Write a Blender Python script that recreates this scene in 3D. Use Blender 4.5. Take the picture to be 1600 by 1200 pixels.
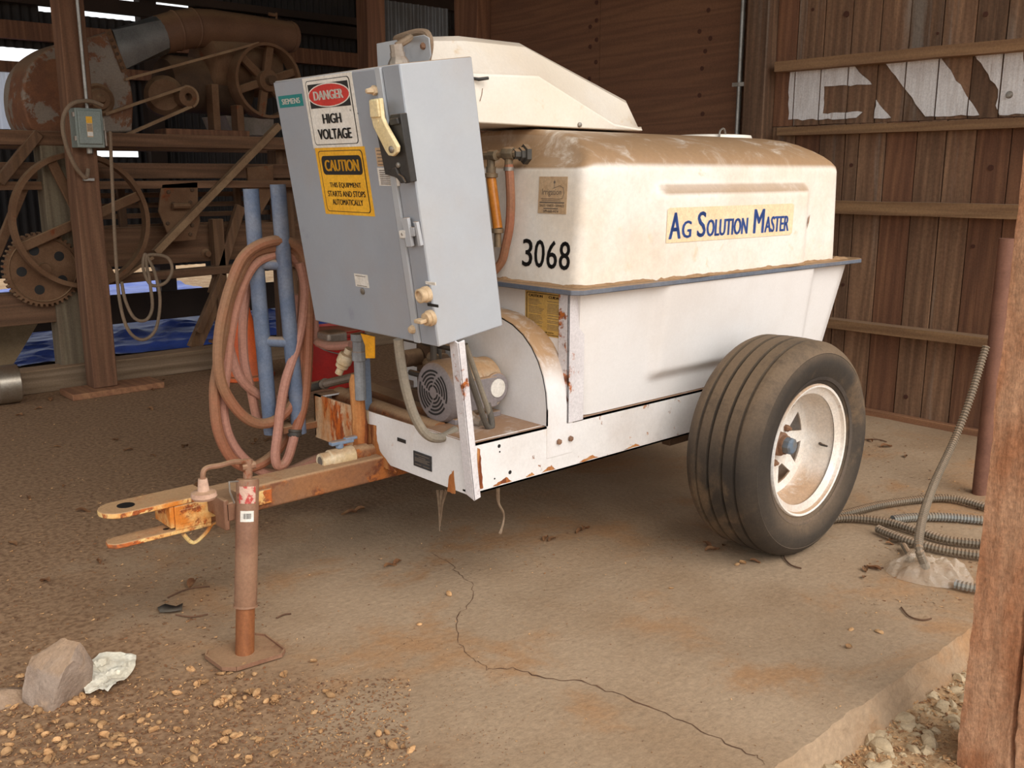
import bpy, bmesh, math, random
from mathutils import Vector, Matrix, noise as mnoise

# ------------------------------------------------------------------ camera, sky, sun, exposure
for o in list(bpy.data.objects): bpy.data.objects.remove(o)
scn = bpy.context.scene
COL = scn.collection
F_PX, PITCH, YAW, CAM_H = 1505.0, 0.2147, 0.8383, 1.33

cam_data = bpy.data.cameras.new('camera'); cam = bpy.data.objects.new('camera', cam_data); COL.objects.link(cam)
cam_data.sensor_width = 36.0; cam_data.lens = F_PX / 1600 * 36.0; cam_data.clip_end = 200
cam.location = (0, 0, CAM_H); cam.rotation_euler = (math.pi/2 - PITCH, 0, YAW - math.pi/2)
scn.camera = cam

w = bpy.data.worlds.new('sky'); scn.world = w; w.use_nodes = True
bg = w.node_tree.nodes['Background']; bg.inputs[0].default_value = (0.95, 0.98, 1.0, 1); bg.inputs[1].default_value = 1.25

sd = bpy.data.lights.new('sun', 'SUN'); sun = bpy.data.objects.new('sun', sd); COL.objects.link(sun)
sd.energy = 1.9; sd.angle = math.radians(50); sd.color = (1.0, 0.95, 0.88)
sun.rotation_euler = Vector((0.10, 0.72, -0.62)).to_track_quat('-Z', 'Y').to_euler()

scn.view_settings.view_transform = 'Standard'; scn.view_settings.look = 'None'
scn.view_settings.exposure = 0.35; scn.view_settings.gamma = 1.0; scn.view_settings.use_curve_mapping = False

# ------------------------------------------------------------------ survey helper: a sight line met with a plane
def sight(px, py):
    x = (px-800)/F_PX; y = -(py-600)/F_PX
    fw = math.cos(PITCH) + y*math.sin(PITCH); up = -math.sin(PITCH) + y*math.cos(PITCH)
    return Vector((x*math.sin(YAW) + fw*math.cos(YAW), -x*math.cos(YAW) + fw*math.sin(YAW), up))
def at(px, py, x=None, y=None, z=None):
    r = sight(px, py)
    k = x/r.x if x is not None else y/r.y if y is not None else (z-CAM_H)/r.z
    return Vector((0, 0, CAM_H)) + r*k
def on_plane(px, py, P, N):
    r = sight(px, py); c = Vector((0, 0, CAM_H))
    return c + r*((P-c).dot(N)/r.dot(N))

# ------------------------------------------------------------------ materials
def srgb(h, k=1.0):
    h = h.lstrip('#'); c = [int(h[i:i+2], 16)/255 for i in (0, 2, 4)]
    c = [(v/12.92 if v <= .04045 else ((v+.055)/1.055)**2.4)*k for v in c]
    return (c[0], c[1], c[2], 1)
MATS = {}
def mat(name, base, base2=None, nscale=6.0, stretch=(1, 1, 1), rough=.7, metal=0.0, bump=0.0, bscale=40.0,
        dust=None, dust_amt=0.8, dust_scale=7.0, rust=None, rust2='#6b3413', rust_t=.62, rust_scale=5.0, rust_soft=.06, rnd=0.0,
        stain=None, stain_t=.58, stain_scale=3.0, wave=None, trans=0.0, dust_lo=.35, dust_hi=.8, contrast=(.35, .65), grit=.16, gscale=110.0, ior=1.45):
    m = bpy.data.materials.new(name); m.use_nodes = True; nt = m.node_tree; N = nt.nodes; L = nt.links
    b = N['Principled BSDF']; b.inputs['Roughness'].default_value = rough; b.inputs['Metallic'].default_value = metal
    b.inputs['IOR'].default_value = ior
    if trans: b.inputs['Transmission Weight'].default_value = trans
    tc = N.new('ShaderNodeTexCoord'); mp = N.new('ShaderNodeMapping'); mp.inputs['Scale'].default_value = stretch
    oi = N.new('ShaderNodeObjectInfo')
    L.new(tc.outputs['Object'], mp.inputs['Vector'])
    vec = mp.outputs[0]
    if rnd:
        ad = N.new('ShaderNodeVectorMath'); ad.operation = 'ADD'
        ml = N.new('ShaderNodeMath'); ml.operation = 'MULTIPLY'; ml.inputs[1].default_value = 37.0
        L.new(oi.outputs['Random'], ml.inputs[0]); L.new(vec, ad.inputs[0]); L.new(ml.outputs[0], ad.inputs[1]); vec = ad.outputs[0]
    def noise(scale, detail=6, rgh=.6, v=None, dist=0.0):
        n = N.new('ShaderNodeTexNoise'); n.inputs['Scale'].default_value = scale; n.inputs['Detail'].default_value = detail
        n.inputs['Roughness'].default_value = rgh; n.inputs['Distortion'].default_value = dist
        L.new(v if v is not None else vec, n.inputs['Vector']); return n.outputs['Fac']
    def ramp(fac, a, c):
        r = N.new('ShaderNodeMapRange'); r.interpolation_type = 'SMOOTHSTEP'
        r.inputs['From Min'].default_value = a; r.inputs['From Max'].default_value = c; L.new(fac, r.inputs['Value']); return r.outputs[0]
    def mixc(fac, c1, c2):
        x = N.new('ShaderNodeMix'); x.data_type = 'RGBA'
        if isinstance(fac, (int, float)): x.inputs['Factor'].default_value = fac
        else: L.new(fac, x.inputs['Factor'])
        for s, c in ((x.inputs['A'], c1), (x.inputs['B'], c2)):
            if isinstance(c, tuple): s.default_value = c
            else: L.new(c, s)
        return x.outputs['Result']
    def mul(a, c):
        x = N.new('ShaderNodeMath'); x.operation = 'MULTIPLY'
        for i, q in enumerate((a, c)):
            if isinstance(q, (int, float)): x.inputs[i].default_value = q
            else: L.new(q, x.inputs[i])
        return x.outputs[0]
    col = srgb(base) if isinstance(base, str) else base
    if base2:
        col = mixc(ramp(noise(nscale), *contrast), col, srgb(base2))
    hgt = None
    if wave:
        wv = N.new('ShaderNodeTexWave'); wv.inputs['Scale'].default_value = wave[0]; wv.inputs['Distortion'].default_value = wave[1]
        wv.inputs['Detail'].default_value = 3; wv.inputs['Detail Scale'].default_value = 1.2; wv.bands_direction = wave[3] if len(wave) > 3 else 'X'
        L.new(vec, wv.inputs['Vector'])
        col = mixc(mul(wv.outputs['Fac'], .55), col, srgb(wave[2])); hgt = wv.outputs['Fac']
    if stain:
        col = mixc(ramp(noise(stain_scale, 8, .65, dist=.4), stain_t, stain_t+.16), col, srgb(stain))
    if rust:
        rc = mixc(ramp(noise(rust_scale*6, 8, .7), .4, .6), srgb(rust), srgb(rust2))
        msk = ramp(noise(rust_scale, 10, .68, dist=.3), rust_t, rust_t+rust_soft)
        col = mixc(msk, col, rc)
    if dust:
        g = N.new('ShaderNodeNewGeometry'); sp = N.new('ShaderNodeSeparateXYZ'); L.new(g.outputs['Normal'], sp.inputs[0])
        up = ramp(sp.outputs['Z'], dust_lo, dust_hi)
        dn = ramp(noise(dust_scale, 9, .72, dist=.6), .22, .5)
        msk = mul(mul(up, dust_amt), dn)
        thin = mul(ramp(noise(dust_scale*.5, 6, .6), .42, .8), .22*dust_amt)
        col = mixc(thin, col, srgb(dust)); col = mixc(msk, col, srgb(dust))
    if rnd:
        hs = N.new('ShaderNodeHueSaturation'); mr = N.new('ShaderNodeMapRange')
        mr.inputs['To Min'].default_value = 1-rnd; mr.inputs['To Max'].default_value = 1+rnd
        L.new(oi.outputs['Random'], mr.inputs['Value']); L.new(mr.outputs[0], hs.inputs['Value'])
        if isinstance(col, tuple): hs.inputs['Color'].default_value = col
        else: L.new(col, hs.inputs['Color'])
        col = hs.outputs[0]
    if grit:
        hs = N.new('ShaderNodeHueSaturation'); mr = N.new('ShaderNodeMapRange')
        mr.inputs['From Min'].default_value = .32; mr.inputs['From Max'].default_value = .68
        mr.inputs['To Min'].default_value = 1-grit; mr.inputs['To Max'].default_value = 1+grit
        L.new(noise(gscale, 5, .75, tc.outputs['Object']), mr.inputs['Value']); L.new(mr.outputs[0], hs.inputs['Value'])
        if isinstance(col, tuple): hs.inputs['Color'].default_value = col
        else: L.new(col, hs.inputs['Color'])
        col = hs.outputs[0]
    if isinstance(col, tuple): b.inputs['Base Color'].default_value = col
    else: L.new(col, b.inputs['Base Color'])
    if bump:
        bp = N.new('ShaderNodeBump'); bp.inputs['Strength'].default_value = bump; bp.inputs['Distance'].default_value = .01
        L.new(noise(bscale, 8, .65), bp.inputs['Height']); L.new(bp.outputs[0], b.inputs['Normal'])
    MATS[name] = m; return m

DUST = '#9a7a5c'
mat('white_poly', '#efe8de', '#e6d9c8', 3.5, grit=.07, gscale=60, stain='#e0cfb4', stain_t=.6, stain_scale=11, dust='#a58361', dust_amt=.98, dust_scale=6.5, dust_lo=.2, dust_hi=.5, rough=.42, bump=.04, bscale=180)
mat('white_lid', '#f3ece0', '#efe4d2', 2.5, grit=.04, stain='#e0c9a8', stain_t=.6, stain_scale=9, dust='#b58c66', dust_amt=.35, dust_scale=6, rough=.42, bump=.03, bscale=180)
mat('white_tank', '#e6e2df', '#dfd9d4', 2.0, grit=.03, dust='#a58361', dust_amt=.25, dust_scale=4, rough=.35)
mat('white_steel', '#e2dedb', '#d8d2cd', 3.0, grit=.06, rust='#b8722f', rust_t=.615, rust_scale=13, rust_soft=.04, stain='#d8bd9a', stain_t=.6, stain_scale=5, dust='#97755a', dust_amt=1.0, dust_lo=.4, dust_hi=.8, rough=.5)
mat('white_guard', '#e2dedc', '#dcd6d0', 3.0, grit=.05, dust='#a98663', dust_amt=1.0, dust_scale=9, dust_lo=.22, dust_hi=.6, rough=.5)
mat('strut_paint', '#d8d2d2', '#cbc4c4', 6.0, rust='#b5652c', rust_t=.56, rust_scale=9, rough=.5)
mat('rust_steel', '#b5561c', '#e0a860', 7.0, stretch=(1, 1, 1), rust='#6b3218', rust2='#8c4a1c', rust_t=.5, rust_scale=6, dust=DUST, dust_amt=1.0, rough=.8, bump=.25, bscale=60)
mat('rust_plate', '#b8702f', '#dcc6a4', 7.0, stretch=(1, 1, .35), rust='#8c3f14', rust2='#c9641c', rust_t=.52, rust_scale=9, dust=DUST, dust_amt=.8, rough=.75, bump=.15, bscale=60)
mat('coupler_rust', '#ecd08c', '#cf7a2a', 9.0, rust='#7a3c1a', rust2='#b85a1e', rust_t=.5, rust_scale=10, dust='#a8845f', dust_amt=1.0, rough=.75, bump=.2, bscale=70)
mat('tongue_rust', '#7d543a', '#8c5c38', 6.0, rust='#6a3a22', rust2='#a8622c', rust_t=.52, rust_scale=5, dust='#a2805f', dust_amt=1.0, rough=.85, bump=.2, bscale=60)
mat('rust_upright', '#a5602c', '#bf8a54', 8.0, stretch=(2, 2, .4), rust='#7a3c1a', rust_t=.5, rust_scale=7, dust=DUST, dust_amt=.7, rough=.8, bump=.3, bscale=60)
mat('jack_brown', '#8f6a52', '#7a543f', 8.0, rust='#8a4526', rust_t=.6, rust_scale=7, dust=DUST, dust_amt=.9, rough=.6, bump=.1, bscale=80)
mat('jack_inner', '#9a6038', '#845030', 8.0, stretch=(3, 3, .5), rough=.5, metal=.3)
mat('box_grey', '#a9adb3', '#b0b4b8', 2.2, grit=.02, stain='#94989f', stain_t=.62, stain_scale=7, dust='#a88a6a', dust_amt=.95, dust_lo=.5, rough=.45)
mat('box_door', '#92979f', '#999ea6', 2.2, grit=.02, stain='#8b8f99', stain_t=.6, stain_scale=8, dust='#a88a6a', dust_amt=.9, dust_lo=.5, rough=.45)
mat('blue_grey', '#6d7f96', '#7d8ca0', 8.0, dust=DUST, dust_amt=.8, rough=.6)
mat('flange_blue', '#5c6472', '#6c737e', 6.0, dust='#8f7152', dust_amt=1.0, dust_lo=.2, rough=.6)
mat('rack_blue', '#5f6d85', '#727d90', 14.0, dust='#a08a72', dust_amt=.9, rough=.55)
mat('black_plastic', '#262524', '#33302d', 8.0, dust=DUST, dust_amt=.35, rough=.5)
mat('ivory', '#e6d3a6', '#d9c493', 12.0, rough=.45)
mat('knob_tan', '#cdb494', '#b79b78', 18.0, rough=.55)
mat('zinc', '#a8a29a', '#857d72', 14.0, rough=.45, metal=.7)
mat('galv_dusty', '#8f8578', '#a5968a', 8.0, rough=.5, metal=.5, dust=DUST, dust_amt=.9)
mat('rubber', '#3d3733', '#4a423b', 5.0, stain='#2b2725', stain_t=.55, stain_scale=4, dust='#7d6650', dust_amt=.95, dust_lo=-.15, dust_hi=.7, dust_scale=4, rough=.8, bump=.1, bscale=120)
mat('rubber_side', '#2e2822', '#3d342b', 5.0, stain='#66523d', stain_t=.5, stain_scale=3.2, dust='#75604a', dust_amt=.92, dust_lo=-.05, dust_hi=.65, dust_scale=3, rough=.75, bump=.06, bscale=90)
mat('rim_white', '#ece8e2', '#e2d8cb', 6.0, rust='#b08052', rust2='#8a5a34', rust_t=.64, rust_scale=5, dust='#b08a66', dust_amt=.9, dust_lo=.2, dust_hi=.9, rough=.4)
mat('hub_blue', '#5d7287', '#6b665f', 14.0, rough=.6)
mat('lug_rust', '#7a5a46', '#8e6a50', 20.0, rough=.7)
mat('motor_grey', '#7d7676', '#8a8080', 9.0, dust='#9a7a5c', dust_amt=1.0, dust_lo=.2, rough=.55)
mat('motor_white', '#d8cdbf', '#c3b49c', 9.0, rust='#a87c4e', rust_t=.56, rust_scale=7, dust='#a8845f', dust_amt=1.0, dust_lo=.1, rough=.5)
mat('flex_grey', '#7c7264', '#877b6a', 12.0, rough=.7)
mat('flex_dark', '#4c453d', '#5c5348', 12.0, rough=.65)
mat('pvc', '#d9c8ac', '#c2a880', 14.0, stain='#a07a50', stain_t=.55, stain_scale=8, dust='#a8845f', dust_amt=.7, rough=.5)
mat('pvc_grey', '#8a8d90', '#77787a', 8.0, dust=DUST, dust_amt=.8, rough=.55)
mat('brass_dusty', '#8a7256', '#6e6250', 14.0, dust='#9a7a5c', dust_amt=.9, rough=.55, metal=.3)
mat('black_fit', '#4a4640', '#3a3733', 10.0, dust='#8f7152', dust_amt=.9, rough=.6)
mat('sight_amber', '#b06a20', '#c67d2c', 9.0, rough=.35)
mat('hose_red', '#9c6248', '#8a6448', 3.0, dust='#9a7a5c', dust_amt=.9, dust_scale=3, rough=.65)
mat('hose_pink', '#b58372', '#a8745e', 3.0, dust='#a58468', dust_amt=.6, dust_scale=3, rough=.65)
mat('orange_plastic', '#d9622a', '#c8562a', 8.0, dust=DUST, dust_amt=.8, rough=.55)
mat('red_plastic', '#a3211c', '#8f1c1a', 6.0, dust=DUST, dust_amt=.6, rough=.5)
mat('yellow_handle', '#f0a818', '#e09a14', 14.0, rough=.45)
mat('paper_white', '#e2dccb', '#d8ceb8', 18.0, stain='#b59a78', stain_t=.58, stain_scale=14, rough=.9, bump=.1, bscale=60)
mat('sticker', '#ded8cf', '#d2cabe', 30.0, rough=.6)
mat('sticker_tan', '#c9ab88', '#bd9c78', 18.0, rough=.6)
mat('decal_cream', '#f0d8b4', '#ecd0a6', 8.0, rough=.5)
mat('decal_blue', '#2a4a8c', '#35559a', 12.0, rough=.5)
mat('sign_white', '#e6e1d8', '#ddd6ca', 14.0, rough=.5)
mat('sign_black', '#1d1b1a', rough=.5)
mat('sign_red', '#c8362c', '#bd3028', 18.0, rough=.5)
mat('sign_yellow', '#eeb32c', '#e3a624', 14.0, rough=.5)
mat('sign_mustard', '#c9a45c', '#be9850', 18.0, rough=.55)
mat('sign_teal', '#1c7a78', rough=.5)
mat('plate_black', '#2c2d2f', '#3a3b3c', 20.0, rough=.45)
mat('print_grey', '#6a5f54', rough=.6)
# wood
def wood(name, c1, c2, c3, ax='z', **k):
    st = {'x': (.25, 5, 5), 'y': (5, .25, 5), 'z': (5, 5, .25)}[ax]
    return mat(name, c1, c2, k.pop('ns', 4.0), stretch=st, wave=(k.pop('ws', 2.2), k.pop('wd', 9.0), c3, 'DIAGONAL'), rough=.85, bump=k.pop('bump', .35), bscale=14, rnd=k.pop('rnd', .2), **k)
wood('wood_board', '#86664d', '#70523d', '#56402f', 'z', stain='#85786c', stain_t=.54, stain_scale=1.1, rnd=.32, grit=.2, gscale=60)
wood('wood_girt', '#92714f', '#806043', '#6a4c34', 'y', dust='#94775c', dust_amt=.9)
wood('wood_red', '#80593f', '#6f4b36', '#563828', 'z')
wood('wood_post', '#7d5a42', '#704d38', '#573c2a', 'z', rnd=.05)
mat('wood_rough', '#c49674', '#ac7450', 5.0, stretch=(2.2, 2.2, .8), stain='#85523a', stain_t=.56, stain_scale=2.4, rough=.9, bump=1.0, bscale=60, grit=.3, gscale=75)
wood('wood_ply', '#7a553c', '#704c36', '#5e3f2d', 'y', rnd=.0, ns=2.0, ws=2.0, wd=12, bump=.1)
wood('wood_trim', '#9c704f', '#8c6044', '#75503a', 'y')
wood('wood_frame', '#7b5c44', '#66492f', '#523a29', 'z', dust='#8a6d52', dust_amt=1.0)
wood('wood_frame_x', '#7b5a42', '#6a4b34', '#523a29', 'x', dust='#8a6d52', dust_amt=1.0)
wood('wood_greyed', '#8d8068', '#7c6c58', '#5d4e3e', 'z', dust='#8a6d52', dust_amt=.8)
wood('wood_base', '#85715c', '#6f5c48', '#56432f', 'x', dust='#8f7358', dust_amt=1.0)
mat('knot', '#4a2b1e', rough=.9)
mat('paint_white', '#e0dcda', '#cfc8c4', 9.0, stretch=(1, 6, .5), stain='#a08a7c', stain_t=.6, stain_scale=5, rough=.8, bump=.3, bscale=30)
# machine
mat('iron_dusty', '#76573e', '#66472f', 6.0, rust='#7c4526', rust_t=.58, rust_scale=4, dust='#8a6d50', dust_amt=1.0, dust_lo=.1, rough=.85, bump=.2, bscale=50)
mat('iron_dark', '#4d3a2b', '#5b432f', 6.0, dust='#7d6248', dust_amt=1.0, dust_lo=.2, rough=.85)
mat('housing_mix', '#7d6e60', '#8a7d70', 4.0, rust='#6d4630', rust2='#7c5034', rust_t=.52, rust_scale=2.2, rust_soft=.03, dust='#86694e', dust_amt=1.0, rough=.75)
mat('duct_rust', '#6a4b37', '#78563f', 3.0, dust='#8a6a4c', dust_amt=.9, rough=.65)
mat('galv', '#a9aaa6', '#8f908c', 5.0, rough=.4, metal=.75)
mat('belt_tan', '#86694e', '#977a5c', 9.0, rough=.9)
mat('disc_grey', '#7f8780', '#8b918a', 6.0, stain='#79644e', stain_t=.6, stain_scale=8, rough=.5)
mat('cable_tan', '#7d6a56', '#8d7660', 9.0, rough=.75)
mat('emt', '#a5a29c', '#8a857c', 7.0, rough=.4, metal=.7)
mat('brown_pipe', '#6b4636', '#7a5240', 7.0, rough=.6)
mat('conduit_flex', '#7c6f5e', '#6f6354', 5.0, dust='#927458', dust_amt=.8, rough=.6)
mat('conduit_blue', '#7c8488', '#8a8478', 5.0, dust='#927458', dust_amt=.6, rough=.6)
mat('tin', '#b0a79a', '#9a8c7a', 5.0, rough=.35, metal=.7, dust='#957457', dust_amt=.6)
mat('sky_tint_blue', '#4a66c4', '#3a52a8', 3.0, rough=.5, bump=.4, bscale=8)  # blue cast of daylight on the ground outside, put into the colour
mat('card', '#8a7458', '#7a6449', 4.0, rough=.9)
mat('corr_metal', '#5c5e60', '#4c4a48', 2.5, rough=.5, metal=.4, rnd=.1)
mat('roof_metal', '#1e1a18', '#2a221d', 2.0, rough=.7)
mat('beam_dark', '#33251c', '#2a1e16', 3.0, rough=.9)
mat('stone', '#a08c7c', '#8a7565', 8.0, stain='#b5977c', stain_t=.5, stain_scale=4, dust='#a58361', dust_amt=.5, rough=.95, bump=.8, bscale=40)
mat('rubble', '#c0aa8a', '#ac9270', 6.0, stain='#a5775a', stain_t=.55, stain_scale=5, rough=.95, bump=.8, bscale=35)
mat('hull', '#bd9468', '#a67c52', 40.0, rough=.85, bump=.4, bscale=120, rnd=.25)
mat('leaf', '#85603f', '#70492e', 30.0, rough=.85, rnd=.25)
mat('twig', '#5a4030', '#6b4d38', 20.0, rough=.9, rnd=.2)
mat('cobweb', '#8a7560', '#75604c', 30.0, rough=.95)
# floor: dusty concrete slab, dirt drifted over its front left corner
def floor_mat():
    m = mat('slab', '#a48b70', '#957a5e', 1.4, stain='#a07a56', stain_t=.5, stain_scale=2.2, rough=.92, bump=.5, bscale=38, grit=.17, gscale=60)
    nt = m.node_tree; N = nt.nodes; L = nt.links; b = N['Principled BSDF']
    src = b.inputs['Base Color'].links[0].from_socket
    tc = N.new('ShaderNodeTexCoord'); sp = N.new('ShaderNodeSeparateXYZ'); L.new(tc.outputs['Object'], sp.inputs[0])
    n1 = N.new('ShaderNodeTexNoise'); n1.inputs['Scale'].default_value = 3.5; n1.inputs['Detail'].default_value = 8; L.new(tc.outputs['Object'], n1.inputs['Vector'])
    n2 = N.new('ShaderNodeTexNoise'); n2.inputs['Scale'].default_value = 55; n2.inputs['Detail'].default_value = 6; L.new(tc.outputs['Object'], n2.inputs['Vector'])
    def M(op, a, c):
        x = N.new('ShaderNodeMath'); x.operation = op
        for i, q in enumerate((a, c)):
            if isinstance(q, (int, float)): x.inputs[i].default_value = q
            else: L.new(q, x.inputs[i])
        return x.outputs[0]
    # distance past the drift line  X + .15*Y = 1.30 (dirt on the low side), plus far dirt beyond Y = 3.6
    d = M('SUBTRACT', 1.28, M('ADD', sp.outputs['X'], M('MULTIPLY', sp.outputs['Y'], .06)))
    d2 = M('SUBTRACT', sp.outputs['Y'], 3.1)
    dd = M('MAXIMUM', d, d2)
    dd = M('ADD', dd, M('MULTIPLY', M('SUBTRACT', n1.outputs['Fac'], .5), 1.1))
    r = N.new('ShaderNodeMapRange'); r.interpolation_type = 'SMOOTHSTEP'; r.inputs['From Min'].default_value = -.08; r.inputs['From Max'].default_value = .3; L.new(dd, r.inputs['Value'])
    sp2 = N.new('ShaderNodeMix'); sp2.data_type = 'RGBA'; sp2.inputs['A'].default_value = srgb('#98785a'); sp2.inputs['B'].default_value = srgb('#7a5c42')
    rr = N.new('ShaderNodeMapRange'); rr.inputs['From Min'].default_value = .4; rr.inputs['From Max'].default_value = .62; L.new(n2.outputs['Fac'], rr.inputs['Value']); L.new(rr.outputs[0], sp2.inputs['Factor'])
    mx = N.new('ShaderNodeMix'); mx.data_type = 'RGBA'; L.new(r.outputs[0], mx.inputs['Factor']); L.new(src, mx.inputs['A']); L.new(sp2.outputs['Result'], mx.inputs['B'])
    L.new(mx.outputs['Result'], b.inputs['Base Color'])
floor_mat()
mat('dirt', '#b8966f', '#a07a54', 5.0, stain='#cbb08a', stain_t=.52, stain_scale=9, rough=.95, bump=1.0, bscale=45, grit=.25, gscale=70)
def fibreglass():
    m = bpy.data.materials.new('fibreglass'); m.use_nodes = True; nt = m.node_tree; N = nt.nodes; L = nt.links
    b = N['Principled BSDF']; b.inputs['Base Color'].default_value = srgb('#a8b0bc'); b.inputs['Roughness'].default_value = .5
    tr = N.new('ShaderNodeBsdfTranslucent'); tr.inputs[0].default_value = srgb('#c4cad4')
    mx = N.new('ShaderNodeMixShader'); mx.inputs[0].default_value = .6
    L.new(b.outputs[0], mx.inputs[1]); L.new(tr.outputs[0], mx.inputs[2]); L.new(mx.outputs[0], N['Material Output'].inputs[0]); MATS['fibreglass'] = m
fibreglass()
def film():
    m = bpy.data.materials.new('clear_film'); m.use_nodes = True; nt = m.node_tree; N = nt.nodes; L = nt.links
    b = N['Principled BSDF']; b.inputs['Base Color'].default_value = srgb('#d8c8b4'); b.inputs['Roughness'].default_value = .08
    tr = N.new('ShaderNodeBsdfTransparent'); tr.inputs[0].default_value = (.95, .92, .88, 1)
    mx = N.new('ShaderNodeMixShader'); mx.inputs[0].default_value = .30
    L.new(tr.outputs[0], mx.inputs[1]); L.new(b.outputs[0], mx.inputs[2]); L.new(mx.outputs[0], N['Material Output'].inputs[0]); MATS['clear_film'] = m
film()

# ------------------------------------------------------------------ mesh builder
def V(*a): return Vector(a)
def lerp(a, b, t): return a + (b-a)*t
def catmull(P, n=8, closed=False):
    P = [Vector(p) for p in P]; out = []; m = len(P); rng = range(m if closed else m-1)
    g = (lambda i: P[i % m]) if closed else (lambda i: P[max(0, min(m-1, i))])
    for i in rng:
        a, b, c, d = g(i-1), g(i), g(i+1), g(i+2)
        for k in range(n):
            t = k/n
            out.append(.5*((2*b) + (c-a)*t + (2*a-5*b+4*c-d)*t*t + (3*b-a-3*c+d)*t**3))
    if not closed: out.append(P[-1])
    return out
TEXT_CACHE = {}
def text_geo(s):
    key = s
    if key in TEXT_CACHE: return TEXT_CACHE[key]
    cu = bpy.data.curves.new('lettering', 'FONT'); cu.body = s; cu.size = 1; cu.resolution_u = 3; cu.align_x = 'CENTER'
    o = bpy.data.objects.new('lettering', cu); COL.objects.link(o)
    dg = bpy.context.evaluated_depsgraph_get(); me = bpy.data.meshes.new_from_object(o.evaluated_get(dg))
    vs = [(v.co.x, v.co.y) for v in me.vertices]; fs = [tuple(p.vertices) for p in me.polygons]
    bpy.data.objects.remove(o); bpy.data.curves.remove(cu); bpy.data.meshes.remove(me)
    x0 = min(v[0] for v in vs); x1 = max(v[0] for v in vs); y0 = min(v[1] for v in vs); y1 = max(v[1] for v in vs)
    r = ([((x-x0)/(x1-x0), (y-y0)/(y1-y0)) for x, y in vs], fs); TEXT_CACHE[key] = r; return r
class MB:
    def __init__(s): s.v = []; s.f = []; s.m = []; s.keep = []
    def add(s, vs, fs, mi=0, keep=False):
        o = len(s.v); s.v += [Vector(q) for q in vs]
        for f in fs: s.f.append(tuple(i+o for i in f)); s.m.append(mi); s.keep.append(keep)
        return s
    def box(s, lo, hi, mi=0, M=None):
        x0, y0, z0 = lo; x1, y1, z1 = hi
        vs = [V(x, y, z) for z in (z0, z1) for y in (y0, y1) for x in (x0, x1)]
        if M: vs = [M @ q for q in vs]
        return s.add(vs, [(0, 2, 3, 1), (4, 5, 7, 6), (0, 1, 5, 4), (2, 6, 7, 3), (0, 4, 6, 2), (1, 3, 7, 5)], mi)
    def obox(s, O, A, B, C, mi=0):      # corner O and three edge vectors
        vs = [O + A*i + B*j + C*k for k in (0, 1) for j in (0, 1) for i in (0, 1)]
        return s.add(vs, [(0, 2, 3, 1), (4, 5, 7, 6), (0, 1, 5, 4), (2, 6, 7, 3), (0, 4, 6, 2), (1, 3, 7, 5)], mi)
    def beam(s, a, b, w, h, up=(0, 0, 1), mi=0):   # rectangular bar from a to b
        a, b = Vector(a), Vector(b); d = (b-a).normalized(); up = Vector(up)
        sd_ = d.cross(up).normalized(); u = sd_.cross(d).normalized()
        return s.obox(a - sd_*w/2 - u*h/2, b-a, sd_*w, u*h, mi)
    def prism(s, poly, axis, a, b, mi=0):
        f = {'x': lambda p, t: V(t, p[0], p[1]), 'y': lambda p, t: V(p[0], t, p[1]), 'z': lambda p, t: V(p[0], p[1], t)}[axis]
        n = len(poly); vs = [f(p, a) for p in poly] + [f(p, b) for p in poly]
        return s.add(vs, [tuple(range(n)), tuple(range(2*n-1, n-1, -1))] + [(i, (i+1) % n, n+(i+1) % n, n+i) for i in range(n)], mi)
    def tube(s, P, r, n=8, closed=False, mi=0, flat=None):
        P = [Vector(p) for p in P]; m = len(P); R = r if isinstance(r, (list, tuple)) else [r]*m
        T = []
        for i in range(m):
            a = P[(i-1) % m] if closed or i > 0 else P[i]; b = P[(i+1) % m] if closed or i < m-1 else P[i]
            d = b-a; T.append(d.normalized() if d.length > 1e-9 else V(0, 0, 1))
        ref = V(0, 0, 1) if abs(T[0].z) < .9 else V(1, 0, 0)
        u = (ref - T[0]*ref.dot(T[0])).normalized(); vs = []
        for i in range(m):
            u = u - T[i]*u.dot(T[i]); u.normalize(); w_ = T[i].cross(u)
            for k in range(n):
                an = 2*math.pi*k/n; vs.append(P[i] + (u*math.cos(an) + w_*math.sin(an))*R[i])
        fs = []
        for i in range(m if closed else m-1):
            j = (i+1) % m
            for k in range(n): l = (k+1) % n; fs.append((i*n+k, i*n+l, j*n+l, j*n+k))
        if not closed: fs += [tuple(range(n-1, -1, -1)), tuple((m-1)*n+k for k in range(n))]
        return s.add(vs, fs, mi)
    def lathe(s, prof, O, A, n=24, mi=0, closed=False, a0=0, a1=2*math.pi, cap=True):   # prof: (radius, distance along A)
        O = Vector(O); A = Vector(A).normalized(); ref = V(0, 0, 1) if abs(A.z) < .9 else V(1, 0, 0)
        u = (ref - A*ref.dot(A)).normalized(); w_ = A.cross(u); m = len(prof); full = abs(a1-a0-2*math.pi) < 1e-6; nn = n if full else n+1
        vs = []
        for r, h in prof:
            for k in range(nn):
                an = a0 + (a1-a0)*k/n; vs.append(O + A*h + (u*math.cos(an) + w_*math.sin(an))*r)
        fs = []
        for i in range(m if closed else m-1):
            j = (i+1) % m
            for k in range(n): l = (k+1) % nn; fs.append((i*nn+k, i*nn+l, j*nn+l, j*nn+k))
        if not closed and full and cap:
            if prof[0][0] > 1e-6: fs.append(tuple(range(nn-1, -1, -1)))
            if prof[-1][0] > 1e-6: fs.append(tuple((m-1)*nn+k for k in range(nn)))
        return s.add(vs, fs, mi)
    def cyl(s, a, b, r, n=12, mi=0, r2=None):
        a, b = Vector(a), Vector(b); return s.lathe([(r, 0), (r if r2 is None else r2, (b-a).length)], a, b-a, n, mi)
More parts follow.
